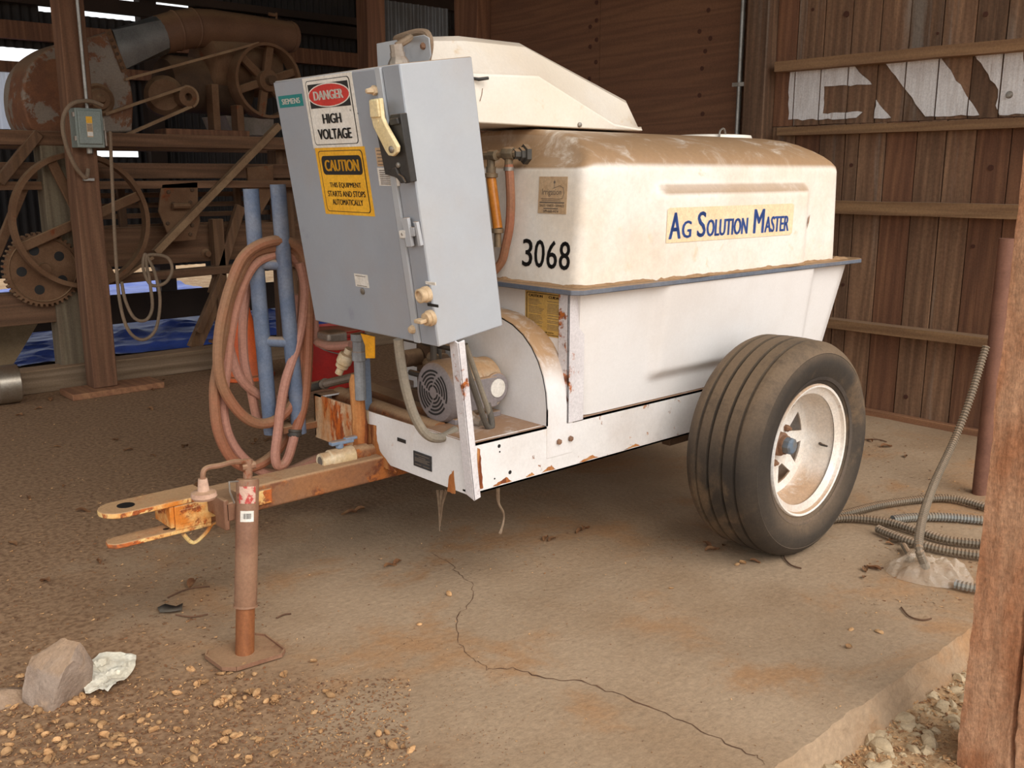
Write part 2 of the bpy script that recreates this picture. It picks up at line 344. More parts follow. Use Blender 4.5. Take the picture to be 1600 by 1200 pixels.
    def grid(s, fn, nu, nv, mi=0):
        vs = [fn(i/nu, j/nv) for j in range(nv+1) for i in range(nu+1)]
        return s.add(vs, [(j*(nu+1)+i, j*(nu+1)+i+1, (j+1)*(nu+1)+i+1, (j+1)*(nu+1)+i) for j in range(nv) for i in range(nu)], mi)
    def poly(s, pts, mi=0): return s.add(pts, [tuple(range(len(pts)))], mi, True)
    def text(s, t, O, U, W, mi=0, bold=0.0):    # lettering stretched into the box O, U (width vector), W (height vector)
        vs, fs = text_geo(t); k = bold*1.6/max(1, len(t)*.55); d = Vector(W)*bold*.7
        for sx, sy in (((0, 0),) if not bold else ((-k, 0), (k, 0), (0, 1), (0, -1))):
            s.add([Vector(O) + Vector(U)*(x*(1-2*k)+k+sx) + Vector(W)*y + d*sy*.5 for x, y in vs], fs, mi, True)
        return s
    def rrect(s, O, U, W, rad, mi=0, n=5):      # rounded rectangle, flat
        O, U, W = Vector(O), Vector(U), Vector(W); ul, wl = U.length, W.length; u, w_ = U/ul, W/wl; pts = []
        for cx, cy, a in ((ul-rad, rad, -90), (ul-rad, wl-rad, 0), (rad, wl-rad, 90), (rad, rad, 180)):
            for k in range(n+1):
                an = math.radians(a + 90*k/n); pts.append(O + u*(cx+rad*math.cos(an)) + w_*(cy+rad*math.sin(an)))
        return s.poly(pts, mi)
    def ellipse(s, Cn, U, W, mi=0, n=28):
        return s.poly([Vector(Cn) + Vector(U)*math.cos(2*math.pi*k/n) + Vector(W)*math.sin(2*math.pi*k/n) for k in range(n)], mi)
    def build(s, name, mats, parent=None, bevel=0.0, ang=35, origin=None, smooth=True, recalc=True, seg=2):
        me = bpy.data.meshes.new(name)
        if origin is None: origin = ROOT.get(parent.name, V(0, 0, 0)) if parent else V(0, 0, 0)
        origin = Vector(origin)
        me.from_pydata([v-origin for v in s.v], [], s.f)
        for p, mi in zip(me.polygons, s.m): p.material_index = mi
        for mm in (mats if isinstance(mats, (list, tuple)) else [mats]): me.materials.append(MATS[mm])
        if recalc:
            bm = bmesh.new(); bm.from_mesh(me); bm.faces.ensure_lookup_table()
            fl = [f for f, k in zip(bm.faces, s.keep) if not k]
            if fl: bmesh.ops.recalc_face_normals(bm, faces=fl)
            bm.to_mesh(me); bm.free()
        if smooth:
            me.shade_smooth(); me.set_sharp_from_angle(angle=math.radians(ang))
        o = bpy.data.objects.new(name, me); COL.objects.link(o)
        if parent:
            o.parent = parent; o.location = origin - ROOT.get(parent.name, V(0, 0, 0)); ROOT[o.name] = origin.copy()
        else:
            o.location = origin; ROOT[o.name] = origin.copy()
        if bevel:
            b = o.modifiers.new('edge', 'BEVEL'); b.width = bevel; b.segments = seg; b.limit_method = 'ANGLE'; b.angle_limit = math.radians(40)
        return o
ROOT = {}
def thing(name, label, cat, loc, group=None):
    o = bpy.data.objects.new(name, None); COL.objects.link(o); o.location = loc; o.empty_display_size = .1; ROOT[o.name] = Vector(loc)
    return tag(o, label, cat, group)
def tag(o, label=None, cat=None, group=None, kind=None):
    if label: o['label'] = label
    if cat: o['category'] = cat
    if group: o['group'] = group
    if kind: o['kind'] = kind
    return o
def copy_of(o, loc, rot=(0, 0, 0), parent=None, scale=None):
    c = o.copy(); COL.objects.link(c); c.location = loc; c.rotation_euler = rot
    if scale is not None: c.scale = scale
    if parent: c.parent = parent
    return c
def solid(o, t, off=None):
    s_ = o.modifiers.new('thick', 'SOLIDIFY'); s_.thickness = t
    if off is not None: s_.offset = off
    e_ = o.modifiers.new('split', 'EDGE_SPLIT'); e_.split_angle = math.radians(40)
random.seed(7)
def nz(x, y, z=0): return mnoise.noise(Vector((x, y, z)))
# ------------------------------------------------------------------ setting: floor, ground, back wall, roof
EDGE = 1.065
def floor_z(x, y): return .006*nz(x*1.7, y*1.7) + .004*nz(x*5, y*5, 3)
def slab():
    b = MB(); nx, ny = 340, 80; X0, X1, Y1 = -3.0, 5.06, 7.0
    def edge(x): return EDGE + .018*nz(x*6, 1) + .03*nz(x*1.3, 7) + .008*nz(x*22, 3)
    vs = []; fs = []
    for j in range(ny+1):
        t = j/ny
        for i in range(nx+1):
            x = lerp(X0, X1, i/nx); y = lerp(edge(x), Y1, t**1.5); vs.append((x, y, floor_z(x, y)))
    for j in range(ny):
        for i in range(nx): a = j*(nx+1)+i; fs.append((a, a+1, a+nx+2, a+nx+1))
    b.add(vs, fs)
    vs = []; fs = []; nk = 5                      # the broken front face of the slab
    for k in range(nk+1):
        for i in range(nx+1):
            x = lerp(X0, X1, i/nx); e = edge(x); z = floor_z(x, e) - .10*k/nk
            vs.append((x, e - .008*k - .014*nz(x*14, k*1.3) - .008*nz(x*40, k*2.7) if k else e, z + (.008*nz(x*30, k*3.1) if k else 0)))
    n2 = nx+1
    for k in range(nk):
        for i in range(n2-1): a = k*n2+i; fs.append((a, a+1, a+n2+1, a+n2))
    b.add(vs, fs)
    return b.build('floor', 'slab', recalc=False, ang=50)
fl = tag(slab(), kind='structure')
b = MB(); b.grid(lambda u, v: V(lerp(-3, 12, u), lerp(6.95, 16, v), -.03), 20, 20); tag(b.build('floor_rear', 'dirt', recalc=False), kind='structure')
b = MB()
def gz(x, y):
    z = -.085
    if y > .2: z += .02*nz(x*3, y*3) + .012*nz(x*9, y*9) + .010*nz(x*24, y*24) + .005*nz(x*55, y*55)
    return z
b.grid(lambda u, v: (lambda x, y: V(x, y, gz(x, y)))(lerp(-.5, 5.5, u), lerp(-.6, 1.12, v)), 300, 110)
b.grid(lambda u, v: V(lerp(-40, 40, u), lerp(-40, -.58, v), -.10), 8, 8)
b.grid(lambda u, v: V(lerp(-40, -.48, u), lerp(-.6, 1.2, v), -.10), 4, 2)
b.grid(lambda u, v: V(lerp(5.4, 40, u), lerp(-.6, 40, v), -.10), 4, 4)
b.grid(lambda u, v: V(lerp(-40, -2.9, u), lerp(1.0, 40, v), -.10), 4, 4)
b.grid(lambda u, v: V(lerp(-3, 6, u), lerp(15.9, 40, v), -.10), 4, 4)
tag(b.build('ground', 'dirt', recalc=False), kind='structure')
# cracks in the slab
def crack(pts, wd):
    P = [at(px, py, z=0) for px, py in pts]; Q = []
    for i in range(len(P)-1):
        for k in range(6):
            p = P[i].lerp(P[i+1], k/6); p += V(random.uniform(-1, 1), random.uniform(-1, 1), 0)*.008; Q.append(p)
    Q.append(P[-1]); b = MB(); vs = []
    for i, p in enumerate(Q):
        d = (Q[min(i+1, len(Q)-1)]-Q[max(i-1, 0)]); n = V(-d.y, d.x, 0).normalized()*wd*random.uniform(.35, 1.2)*(1-.6*abs(2*i/len(Q)-1))
        for s_ in (1, -1): q = p + n*s_; vs.append((q.x, q.y, floor_z(q.x, q.y)+.0012))
    b.add(vs, [(2*i, 2*i+2, 2*i+3, 2*i+1) for i in range(len(Q)-1)], keep=True)
    return b.build('crack', 'crack_dark', fl, recalc=False, smooth=False)
mat('crack_dark', '#6a4c38', '#543a2a', 9.0, rough=1.0)
crack([(716, 1005), (742, 1030), (760, 1045), (800, 1043), (850, 1060), (905, 1065), (960, 1085), (1030, 1110), (1110, 1150), (1180, 1180), (1195, 1195)], .0028)
crack([(740, 915), (738, 940), (712, 965), (716, 1005)], .0018)
crack([(675, 862), (705, 880), (715, 895), (740, 915)], .0015)

WX = 5.05
wall = MB().box((WX+.03, .9, -.1), (WX+.06, 6.3, 4.2)).build('wall_back', 'wood_red'); tag(wall, kind='structure')
# vertical boards, each a piece; upper and lower courses have their own widths
ys = [3.33, 3.192, 3.028, 2.862, 2.696, 2.535, 2.363, 2.197, 2.048, 1.90, 1.74, 1.585, 1.42, 1.26, 1.10, .94]
ys2 = [3.33, 3.17, 3.01, 2.855, 2.774, 2.618, 2.447, 2.295, 2.142, 1.972, 1.81, 1.65, 1.49, 1.33, 1.17, 1.0]
def board(y0, y1, z0, z1, m='wood_board', t=.03):
    g = .0025; c = V(WX+.015+random.uniform(-.004, .004), (y0+y1)/2, (z0+z1)/2)
    h = abs(y1-y0)/2-g
    return MB().box((c.x-t/2, c.y-h, z0), (c.x+t/2, c.y+h, z1)).build('board', m, wall, bevel=.002, origin=c, seg=1)
for q, z0, z1 in ((ys, 1.60, 4.1), (ys2, .0, 1.60)):
    for a, c in zip(q[:-1], q[1:]): board(c, a, z0+random.uniform(0, .004), z1, 'wood_red' if random.random() < .18 else 'wood_board')
# knots in the boards
for px, py, r in ((1322, 22, .016), (1270, 15, .009), (1465, 52, .007), (1540, 22, .012), (1548, 262, .014), (1330, 258, .01), (1317, 445, .01), (1415, 620, .012), (1520, 385, .01)):
    p = at(px, py, x=WX-.004); MB().cyl((WX-.006, p.y, p.z), (WX+.01, p.y, p.z), r, 10).build('knot', 'knot', wall)
# girts nailed across the boards
def girt(z0, z1, y0, y1, tilt=0.0, dep=.085, m='wood_girt'):
    c = V(WX-dep/2, (y0+y1)/2, (z0+z1)/2); o = MB()
    n = 10; vs = []
    for i in range(n+1):
        y = lerp(y0, y1, i/n); dz = tilt*(i/n-.5) + .003*nz(y*4, z0*9)
        for x, z in ((WX, z0), (WX-dep, z0+.004*nz(y*7, 3)), (WX-dep, z1+.004*nz(y*7, 8)), (WX, z1)): vs.append((x, y, z+dz))
    fs = [(0, 1, 2, 3), tuple(n*4+k for k in (3, 2, 1, 0))] + [(i*4+k, i*4+(k+1) % 4, i*4+4+(k+1) % 4, i*4+4+k) for i in range(n) for k in range(4)]
    return o.add(vs, fs).build('girt', m, wall, origin=c, ang=30)
girt(1.90, 1.955, .95, 3.28, .0)
girt(1.545, 1.59, .95, 3.24, 0)
girt(1.115, 1.185, .95, 3.3, 0)
girt(.475, .525, 1.0, 3.3, 0)
b = MB().box((WX-.04, .95, -.02), (WX, 5.9, .035)); tag(b.build('baseboard_back', 'wood_trim', bevel=.004), kind='structure')
# white lettering brushed across the boards between the two upper girts, broken by the board joints
def clip(poly, lo, hi):
    for lim, sg in ((lo, 1), (hi, -1)):
        out = []
        for i in range(len(poly)):
            a, c = poly[i], poly[(i+1) % len(poly)]; ia, ic = sg*(a[0]-lim) >= 0, sg*(c[0]-lim) >= 0
            if ia: out.append(a)
            if ia != ic: t = (lim-a[0])/(c[0]-a[0]); out.append((lim, a[1]+(c[1]-a[1])*t))
        poly = out
        if not poly: return []
    return poly
Z0, Z1 = 1.592, 1.945
def pp(px, py): p = at(px, py, x=WX-.004); return (p.y, p.z)
shapes = [[(1232, 187), (1235, 92), (1290, 90), (1285, 187)],
          [(1288, 92), (1325, 90), (1342, 112), (1360, 128), (1362, 132), (1288, 135)],
          [(1285, 177), (1348, 175), (1338, 184), (1285, 187)],
          [(1369, 156), (1392, 184), (1366, 185)],
          [(1374, 86), (1464, 80), (1530, 180), (1446, 182)],
          [(1516, 76), (1600, 70), (1600, 178), (1562, 180), (1556, 165), (1560, 140)]]
pb = MB()
for sh in shapes:
    P = [pp(*q) for q in sh]
    fine = []
    for i in range(len(P)):                       # ragged brush edges
        a, c = P[i], P[(i+1) % len(P)]; n = max(1, int(math.dist(a, c)/.03))
        for k in range(n):
            t = k/n; j = .005 if k else 0; fine.append((lerp(a[0], c[0], t)+random.uniform(-j, j), min(Z1, max(Z0, lerp(a[1], c[1], t)+random.uniform(-j, j)))))
    for a, c in zip(ys[:-1], ys[1:]):
        q = clip(fine, c+.004, a-.004)
        if len(q) > 2:
            n = len(q); pb.add([(WX-.0068, y, z) for y, z in q]+[(WX-.002, y, z) for y, z in q], [tuple(range(n))]+[(i, (i+1) % n, n+(i+1) % n, n+i) for i in range(n)])
pb.build('painted_lettering', 'paint_white', wall, smooth=False)
MB().lathe([(.0, -.012), (.012, -.010), (.018, 0), (.018, .006)], at(1577, 148, x=WX-.008), (1, 0, 0), 12).build('bolt', 'zinc', wall)
# plywood infill, its screw rows, and the posts beside it
ply = MB().box((WX+.0, 3.5, 0), (WX+.02, 4.72, 4.1)).build('plywood_sheet', 'wood_ply', wall)
ply = MB().box((WX+.002, 4.724, 0), (WX+.021, 5.86, 4.1)).build('plywood_sheet', 'wood_ply', wall)
for pts in ([(932, 4), (932, 32), (922, 42), (932, 62), (922, 73), (931, 97), (921, 123)], [(1107, 16), (1093, 49), (1102, 80), (1097, 107), (1093, 149), (1098, 178), (1110, 60)]):
    for px, py in pts: p = at(px, py, x=WX); MB().lathe([(.0, -.004), (.014, -.003), (.016, .004)], p, (1, 0, 0), 10).build('screw_head', 'knot', wall)
def post(name, lo, hi, m, label, cat='post', bev=.006):
    c = V((lo[0]+hi[0])/2, (lo[1]+hi[1])/2, lo[2]); o = MB()
    n = 14; vs = []
    for i in range(n+1):
        z = lerp(lo[2], hi[2], i/n); j = .003
        for x, y in ((lo[0], lo[1]), (hi[0], lo[1]), (hi[0], hi[1]), (lo[0], hi[1])): vs.append((x+j*nz(z*3, x, y), y+j*nz(z*3, x, y+9), z))
    fs = [(3, 2, 1, 0), tuple(n*4+k for k in range(4))] + [(i*4+k, i*4+(k+1) % 4, i*4+4+(k+1) % 4, i*4+4+k) for i in range(n) for k in range(4)]
    return tag(o.add(vs, fs).build(name, m, origin=c, bevel=bev), label, cat)
post('wooden_post', (WX-.10, 3.33, 0), (WX+.02, 3.475, 4.1), 'wood_board', 'brown wooden wall post beside the conduit, at the end of the shelves')
post('wooden_post', (WX-.12, 5.87, 0), (WX+.02, 6.15, 4.1), 'wood_red', 'reddish timber post at the far edge of the plywood wall')
q_ = at(579, 30, x=WX+.3); post('wooden_post', (WX+.2, q_.y-.09, 0), (WX+.4, q_.y+.09, 4.1), 'wood_red', 'dim reddish timber post behind the top of the grey control box')
# the left post on its board and the rough near post on the right
post('wooden_post', (1.955, 6.01, .04), (2.10, 6.15, 4.1), 'wood_post', 'square reddish-brown post carrying the small grey switch box')
tag(MB().box((1.80, 5.93, 0), (2.36, 6.17, .038), M=Matrix.Rotation(0, 4, 'Z')).build('plank', 'wood_trim', bevel=.004, origin=(2.08, 6.05, 0)), 'short brown plank lying under the foot of the left post', 'plank')
def rough_post():
    b = MB(); nx, nzz = 44, 110; x0, x1, y0, y1, zt = 2.215, 2.40, .655, .838, 4.1
    ring = []
    for k in range(nx): ring.append((x0, lerp(y1, y0, k/nx)))
    for k in range(nx): ring.append((lerp(x0, x1, k/nx), y0))
    for k in range(nx): ring.append((x1, lerp(y0, y1, k/nx)))
    for k in range(nx): ring.append((lerp(x1, x0, k/nx), y1))
    n = len(ring); vs = []; fs = []
    for i in range(nzz+1):
        z = lerp(-.09, zt, (i/nzz)**1.6)
        for k, (x, y) in enumerate(ring):
            jx = .006*nz(y*30, z*6, 1)+.003*nz(y*60, z*40, 2); jy = .005*nz(x*30, z*6, 5)+.003*nz(x*50, z*30, 6)
            cr = 0.0
            if abs(x-x0) < 1e-6:
                cy = .713 + .012*math.sin(z*5) - (.012 if z > .42 else 0)
                cr = .035*max(0, 1-abs(y-cy)/.006)
            vs.append((x+jx+cr, y+jy, z))
    for i in range(nzz):
        for k in range(n): l = (k+1) % n; fs.append((i*n+k, i*n+l, (i+1)*n+l, (i+1)*n+k))
    fs.append(tuple(nzz*n+k for k in range(n)))
    b.add(vs, fs); return b.build('timber_post', 'wood_rough', origin=(2.3, .75, -.09), ang=60)
tag(rough_post(), 'rough-sawn orange-brown timber post with a long split at the right edge', 'post')
# roof and the dim far side of the barn
b = MB()
def corr(b, O, U, W, wl, n=6, amp=.012, mi=0):
    O, U, W = Vector(O), Vector(U), Vector(W); N_ = U.cross(W).normalized(); m = max(2, int(U.length/wl*n)); vs = []
    for i in range(m+1):
        d = N_*amp*math.sin(2*math.pi*i/n); vs += [O+U*(i/m)+d, O+U*(i/m)+W+d]
    b.add(vs, [(2*i, 2*i+2, 2*i+3, 2*i+1) for i in range(m)], mi, True)
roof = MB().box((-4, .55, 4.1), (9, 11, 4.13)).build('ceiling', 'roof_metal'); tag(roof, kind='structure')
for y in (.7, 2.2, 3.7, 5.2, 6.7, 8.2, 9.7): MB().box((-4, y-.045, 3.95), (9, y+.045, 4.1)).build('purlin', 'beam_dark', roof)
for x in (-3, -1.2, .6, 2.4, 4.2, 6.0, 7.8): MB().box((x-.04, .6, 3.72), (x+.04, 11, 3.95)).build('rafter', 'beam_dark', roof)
# far wall beyond the machine: girts, corrugated sheets with gaps where the daylight comes in
FY = 9.6
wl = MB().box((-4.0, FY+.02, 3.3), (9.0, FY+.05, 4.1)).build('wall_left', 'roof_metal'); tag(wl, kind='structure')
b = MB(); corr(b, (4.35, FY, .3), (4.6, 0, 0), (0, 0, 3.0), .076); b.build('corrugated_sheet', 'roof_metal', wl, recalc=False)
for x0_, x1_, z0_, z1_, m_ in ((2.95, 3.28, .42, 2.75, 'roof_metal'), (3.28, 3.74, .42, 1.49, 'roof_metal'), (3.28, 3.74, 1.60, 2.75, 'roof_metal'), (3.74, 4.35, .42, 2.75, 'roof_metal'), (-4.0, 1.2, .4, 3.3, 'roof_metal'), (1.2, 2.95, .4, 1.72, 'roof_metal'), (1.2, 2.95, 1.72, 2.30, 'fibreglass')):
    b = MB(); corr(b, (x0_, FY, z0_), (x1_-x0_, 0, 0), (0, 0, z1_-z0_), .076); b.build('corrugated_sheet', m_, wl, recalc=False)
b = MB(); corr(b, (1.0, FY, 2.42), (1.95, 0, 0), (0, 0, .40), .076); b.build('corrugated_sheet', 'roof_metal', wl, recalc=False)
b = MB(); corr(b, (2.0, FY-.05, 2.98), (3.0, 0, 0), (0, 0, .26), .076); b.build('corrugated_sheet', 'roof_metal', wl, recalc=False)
for z, h, m in ((2.20, .09, 'wood_red'), (2.48, .15, 'wood_red'), (2.78, .12, 'beam_dark'), (2.93, .07, 'beam_dark'), (3.22, .12, 'beam_dark'), (.62, .12, 'beam_dark')):
    MB().box((-4, FY-.16, z), (9, FY-.08, z+h)).build('girt', m, wl)
for x in (-3.6, -1.1, 1.35, 3.9, 6.4, 8.9): MB().box((x-.08, FY-.12, -.03), (x+.08, FY+.02, 4.0)).build('stud', 'beam_dark', wl)
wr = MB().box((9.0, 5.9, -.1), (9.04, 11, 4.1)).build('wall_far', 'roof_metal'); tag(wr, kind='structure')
b = MB(); c0, c1 = at(592, 48, y=8.2), at(700, 14, y=8.2); corr(b, (c0.x, 8.2, c0.z-.5), (c1.x-c0.x, 0, 0), (0, 0, c1.z-c0.z+.5), .09); tag(b.build('corrugated_panel', 'corr_metal', recalc=False, origin=(c0.x, 8.2, c0.z)), 'dull grey corrugated metal panel hanging in the dark above the control box', 'metal panel')
# added blue sheets: bluish daylight on the outside ground put into their colour
def tinted_ground(y0, y1, z0, lab):
    b = MB(); b.grid(lambda u, v: (lambda x, y: V(x, y, z0+.05*max(0, nz(x*3, y*3))+.03*abs(nz(x*8, y*8))))(lerp(1.0, 5.0, u)+.05*nz(v*9, 1), lerp(y0, y1, v)+.06*nz(u*9, 4)), 60, 45)
    return tag(b.build('tinted_ground_sheet', 'sky_tint_blue', recalc=False, origin=(3.0, (y0+y1)/2, z0)), lab, 'tinted_ground')
tinted_ground(7.25, 9.35, .0, 'wrinkled blue sheet standing in for bluish daylit ground just behind the old machine')
tinted_ground(9.75, 12.6, -.02, 'blue sheet standing in for bluish daylit ground outside, beyond the far wall')
# ------------------------------------------------------------------ the trailer
TR = thing('injection_trailer', 'white two-wheeled chemical injection trailer with grey control box and rusty tongue', 'trailer', (2.94, 2.55, 0))
CY = 2.55                                             # trailer centre line; every part is built in place
def P(mb, name, mats, parent=TR, **k): return mb.build(name, mats, parent, **k)
# --- chassis
FX = 1.735                                            # front of the chassis
rail = P(MB().box((FX, 2.10, .40), (3.72, 2.106, .555)).box((FX, 2.10, .549), (3.72, 2.15, .555)).box((FX, 2.10, .40), (3.72, 2.15, .406)), 'side_rail', 'white_steel')
P(MB().box((FX, 2.994, .40), (3.72, 3.0, .555)).box((FX, 2.95, .549), (3.72, 3.0, .555)), 'side_rail', 'white_steel')
P(MB().box((3.712, 2.106, .40), (3.72, 2.994, .555)), 'rear_rail', 'white_steel')
P(MB().box((FX, 2.10, .393), (FX+.006, 2.645, .555)), 'front_plate', 'white_steel')
P(MB().box((FX, 2.645, .393), (FX+.006, 3.0, .555)), 'front_plate', 'rust_plate')
P(MB().box((FX+.006, 2.12, .552), (2.13, 2.34, .557)).box((1.93, 2.34, .552), (2.13, 2.99, .557)), 'deck_plate', 'white_steel')
P(MB().box((FX+.006, 2.12, .41), (2.13, 2.99, .414)), 'tray_floor', 'iron_dark')
for px, py, r in ((780, 697, .006), (797, 738, .0065), (781, 706, .003), (773, 748, .003)): p = at(px, py, y=2.0995); P(MB().cyl(p, p+V(0, .002, 0), r, 10), 'hole', 'sign_black')
s0 = at(621, 686, x=FX-.001); s1 = at(634, 693, x=FX-.001)
P(MB().box((FX-.002, s1.y, s0.z-.006), (FX-.0005, s0.y, s0.z+.006)), 'slot', 'sign_black')
# rust eaten through the paint at the plate ends and the rail foot
def patch(px, fn, nrm):
    pts = [fn(x, y) for x, y in px]; fine = []
    for i in range(len(pts)):
        a, c = pts[i], pts[(i+1) % len(pts)]
        for k_ in range(4):
            q = a.lerp(c, k_/4); fine.append(q + (V(0, random.uniform(-1, 1), random.uniform(-1, 1)) if nrm.x else V(random.uniform(-1, 1), 0, random.uniform(-1, 1)))*.0022*(k_ > 0))
    n = len(fine); return P(MB().add(fine+[q+nrm*.0008 for q in fine], [tuple(range(n)), tuple(range(2*n-1, n-1, -1))]+[(i, (i+1) % n, n+(i+1) % n, n+i) for i in range(n)]), 'rust_patch', 'rust_upright', smooth=False)
ff = lambda x, y: at(x, y, x=FX-.0004); sf = lambda x, y: at(x, y, y=2.0996)
patch([(573, 661), (588, 665), (589, 688), (594, 705), (606, 722), (620, 738), (606, 733), (596, 729), (578, 718), (572, 690)], ff, V(-1, 0, 0))
patch([(702, 744), (709, 735), (712, 771), (705, 770), (699, 767)], ff, V(-1, 0, 0))
patch([(746, 700), (750, 702), (752, 730), (755, 762), (748, 764), (746, 735)], sf, V(0, -1, 0))
for a_, c_, h_ in ((770, 800, 9), (822, 835, 5), (846, 868, 8), (905, 935, 6), (975, 1000, 5)):
    yb = lambda x: 767-.277*(x-748)-1
    patch([(a_, yb(a_)), (c_, yb(c_)), (lerp(a_, c_, .7), yb(lerp(a_, c_, .7))-h_), (lerp(a_, c_, .35), yb(lerp(a_, c_, .35))-h_*.5)], sf, V(0, -1, 0))
# maker's plate on the chassis front
tl, tr_, bl, br_ = (at(x, y, x=FX-.001) for x, y in ((647, 702), (675, 713), (647, 725), (675, 739)))
O = V(FX-.003, bl.y, min(bl.z, br_.z)+.004); U = V(0, tr_.y-tl.y, 0); W = V(0, 0, tl.z-bl.z)
b = MB().obox(O, U, W, V(.002, 0, 0)); e = V(-.0008, 0, 0)
for v0, u0, u1 in ((.80, .1, .9), (.66, .3, .7), (.55, .08, .92), (.46, .08, .8), (.37, .08, .92), (.14, .08, .45), (.14, .55, .92)): b.poly([O+e+U*u0+W*v0, O+e+U*u1+W*v0, O+e+U*u1+W*(v0+.06), O+e+U*u0+W*(v0+.06)], 1)
P(b, 'maker_plate', ['plate_black', 'print_grey'])
# tongue and coupler
P(MB().box((1.10, 2.565, .335), (2.6, 2.665, .415)), 'tongue', 'tongue_rust', bevel=.008)
def plate_tip(z0, z1, x0, x1, y1=2.672):
    if y1 < 2.67: return MB().prism([(x1, 2.558), (x1, y1), (x0+.03, y1), (x0+.005, y1-.015), (x0, 2.582), (x0+.015, 2.562), (x0+.04, 2.558)], 'z', z0, z1)
    n = 10; pts = [(x1, 2.558), (x1, 2.672)] + [(x0+.052+.057*math.cos(a)*1.0, 2.615+.057*math.sin(a)) for a in [math.radians(90+180*k/n) for k in range(n+1)]]
    return MB().prism(pts, 'z', z0, z1)
cp = P(plate_tip(.412, .428, .835, 1.125).box((1.005, 2.56, .348), (1.018, 2.672, .412)).box((1.018, 2.556, .34), (1.125, 2.564, .412)).box((1.018, 2.666, .34), (1.125, 2.674, .412)), 'coupler', 'coupler_rust', bevel=.003)
P(plate_tip(.328, .342, .835, 1.125, 2.625), 'coupler_plate', 'coupler_rust', bevel=.003)
P(MB().lathe([(.024, 0), (.024, .0012)], (.905, 2.615, .4278), (0, 0, 1), 16), 'pin_hole', 'sign_black', cp)
P(MB().lathe([(.008, 0), (.008, .0012)], (1.0, 2.585, .342), (0, 0, 1), 10), 'pin_hole', 'sign_black', cp)
q = [at(286, 834, y=2.57), at(302, 848, y=2.585), at(322, 832, y=2.58), at(332, 818, y=2.58), at(352, 812, y=2.575)]
P(MB().tube(catmull(q, 4), .006, 8), 'chain_loop', 'coupler_rust')
P(MB().box((1.03, 2.555, .355), (1.32, 2.566, .40)), 'tongue_plate', 'coupler_rust', bevel=.003)
# jack stand beside the tongue
jb, jt = V(1.108, 2.362, .0), V(1.185, 2.432, .505); jd = (jt-jb).normalized()
def J(z): return jb + (jt-jb)*((z-jb.z)/(jt.z-jb.z))
jk = P(MB().lathe([(.0295, 0), (.0315, .003), (.0315, (J(.485)-J(.135)).length), (.029, (J(.49)-J(.135)).length), (.0, (J(.492)-J(.135)).length)], J(.135), jd, 24), 'jack', 'jack_brown')
P(MB().cyl(J(.004), J(.14), .0265, 20), 'inner_tube', 'jack_inner', jk)
P(MB().lathe([(.0335, 0), (.0335, .006)], J(.135), jd, 24), 'collar', 'jack_brown', jk)
b = MB(); fp0 = [(-.105, -.045), (.04, -.085), (.105, -.055), (.115, .03), (.07, .075), (-.06, .085), (-.11, .05)]
fpts = [(1.108+x, 2.362+y) for x, y in ((-.075, .075), (-.092, .05), (-.088, -.045), (-.06, -.072), (.07, -.085), (.09, -.065), (.092, .05), (.07, .08))]
b.prism(fpts, 'z', .003, .010)
for i in (0, 1, 2, 3, 4, 5, 6):
    a_, c_ = fpts[i], fpts[i+1]; b.beam((a_[0], a_[1], .010), (c_[0], c_[1], .010), .005, .012)
P(b, 'foot', 'jack_brown', jk)
P(MB().cyl(J(.49), J(.545), .013, 10).cyl(J(.525)-V(.02, .0, 0), J(.525)+V(.02, 0, 0), .012, 10), 'crank_head', 'jack_brown', jk)
c0 = J(.535); c1 = at(345, 727, y=2.40); c2 = at(320, 733, y=2.395); c3 = at(317, 752, y=2.395)
P(MB().tube(catmull([c0, c0.lerp(c1, .5)+V(0, 0, .006), c1, c2, c3], 6), .0075, 8), 'crank', 'jack_brown', jk)
mat('knob_pink', '#c9a690', '#b58f78', 12.0, dust='#a58361', dust_amt=.6, rough=.6)
P(MB().lathe([(.0, .0), (.012, 0), (.016, -.034), (.033, -.038), (.035, -.050), (.030, -.057), (0, -.057)], c3+V(0, 0, .008), (0, 0, 1), 12), 'crank_knob', 'knob_pink', jk)
P(MB().tube([at(372, 752, y=2.41), at(358, 753, y=2.405), at(359, 768, y=2.40), at(366, 786, y=2.405)], .0028, 6), 'pull_wire', 'zinc', jk)
P(MB().box((1.115, 2.435, .375), (1.185, 2.565, .43)).box((1.11, 2.435, .35), (1.125, 2.50, .44)), 'jack_bracket', 'jack_brown', bevel=.004)
def wrap(z0, z1, a0, a1, m, name):
    b = MB(); b.lathe([(.0322, 0), (.0322, (J(z1)-J(z0)).length)], J(z0), jd, 10, a0=a0, a1=a1); return P(b, name, m, jk)
# find the angle that faces the camera
ref = V(0, 0, 1) - jd*jd.z if abs(jd.z) < .9 else V(1, 0, 0) - jd*jd.x
uu = ref.normalized(); vv = jd.cross(uu); cdir = V(-1.18, -2.43, .8); ca = math.atan2(cdir.dot(vv), cdir.dot(uu))
mat('label_red', '#c8a592', '#b0403a', 40.0, stretch=(1, 1, 1), rough=.6, contrast=(.46, .54))
wrap(.425, .472, ca-.75, ca+.75, 'label_red', 'label'); wrap(.375, .405, ca-.6, ca+.6, 'sticker', 'label')
def bars(z0, z1):
    b = MB(); n = 11
    for i in range(n):
        a = ca + lerp(-.32, .32, i/(n-1)); b.lathe([(.0326, 0), (.0326, (J(z1)-J(z0)).length)], J(z0), jd, 1, a0=a, a1=a+random.choice((.02, .035)))
    return P(b, 'barcode', 'sign_black', jk)
bars(.383, .398)
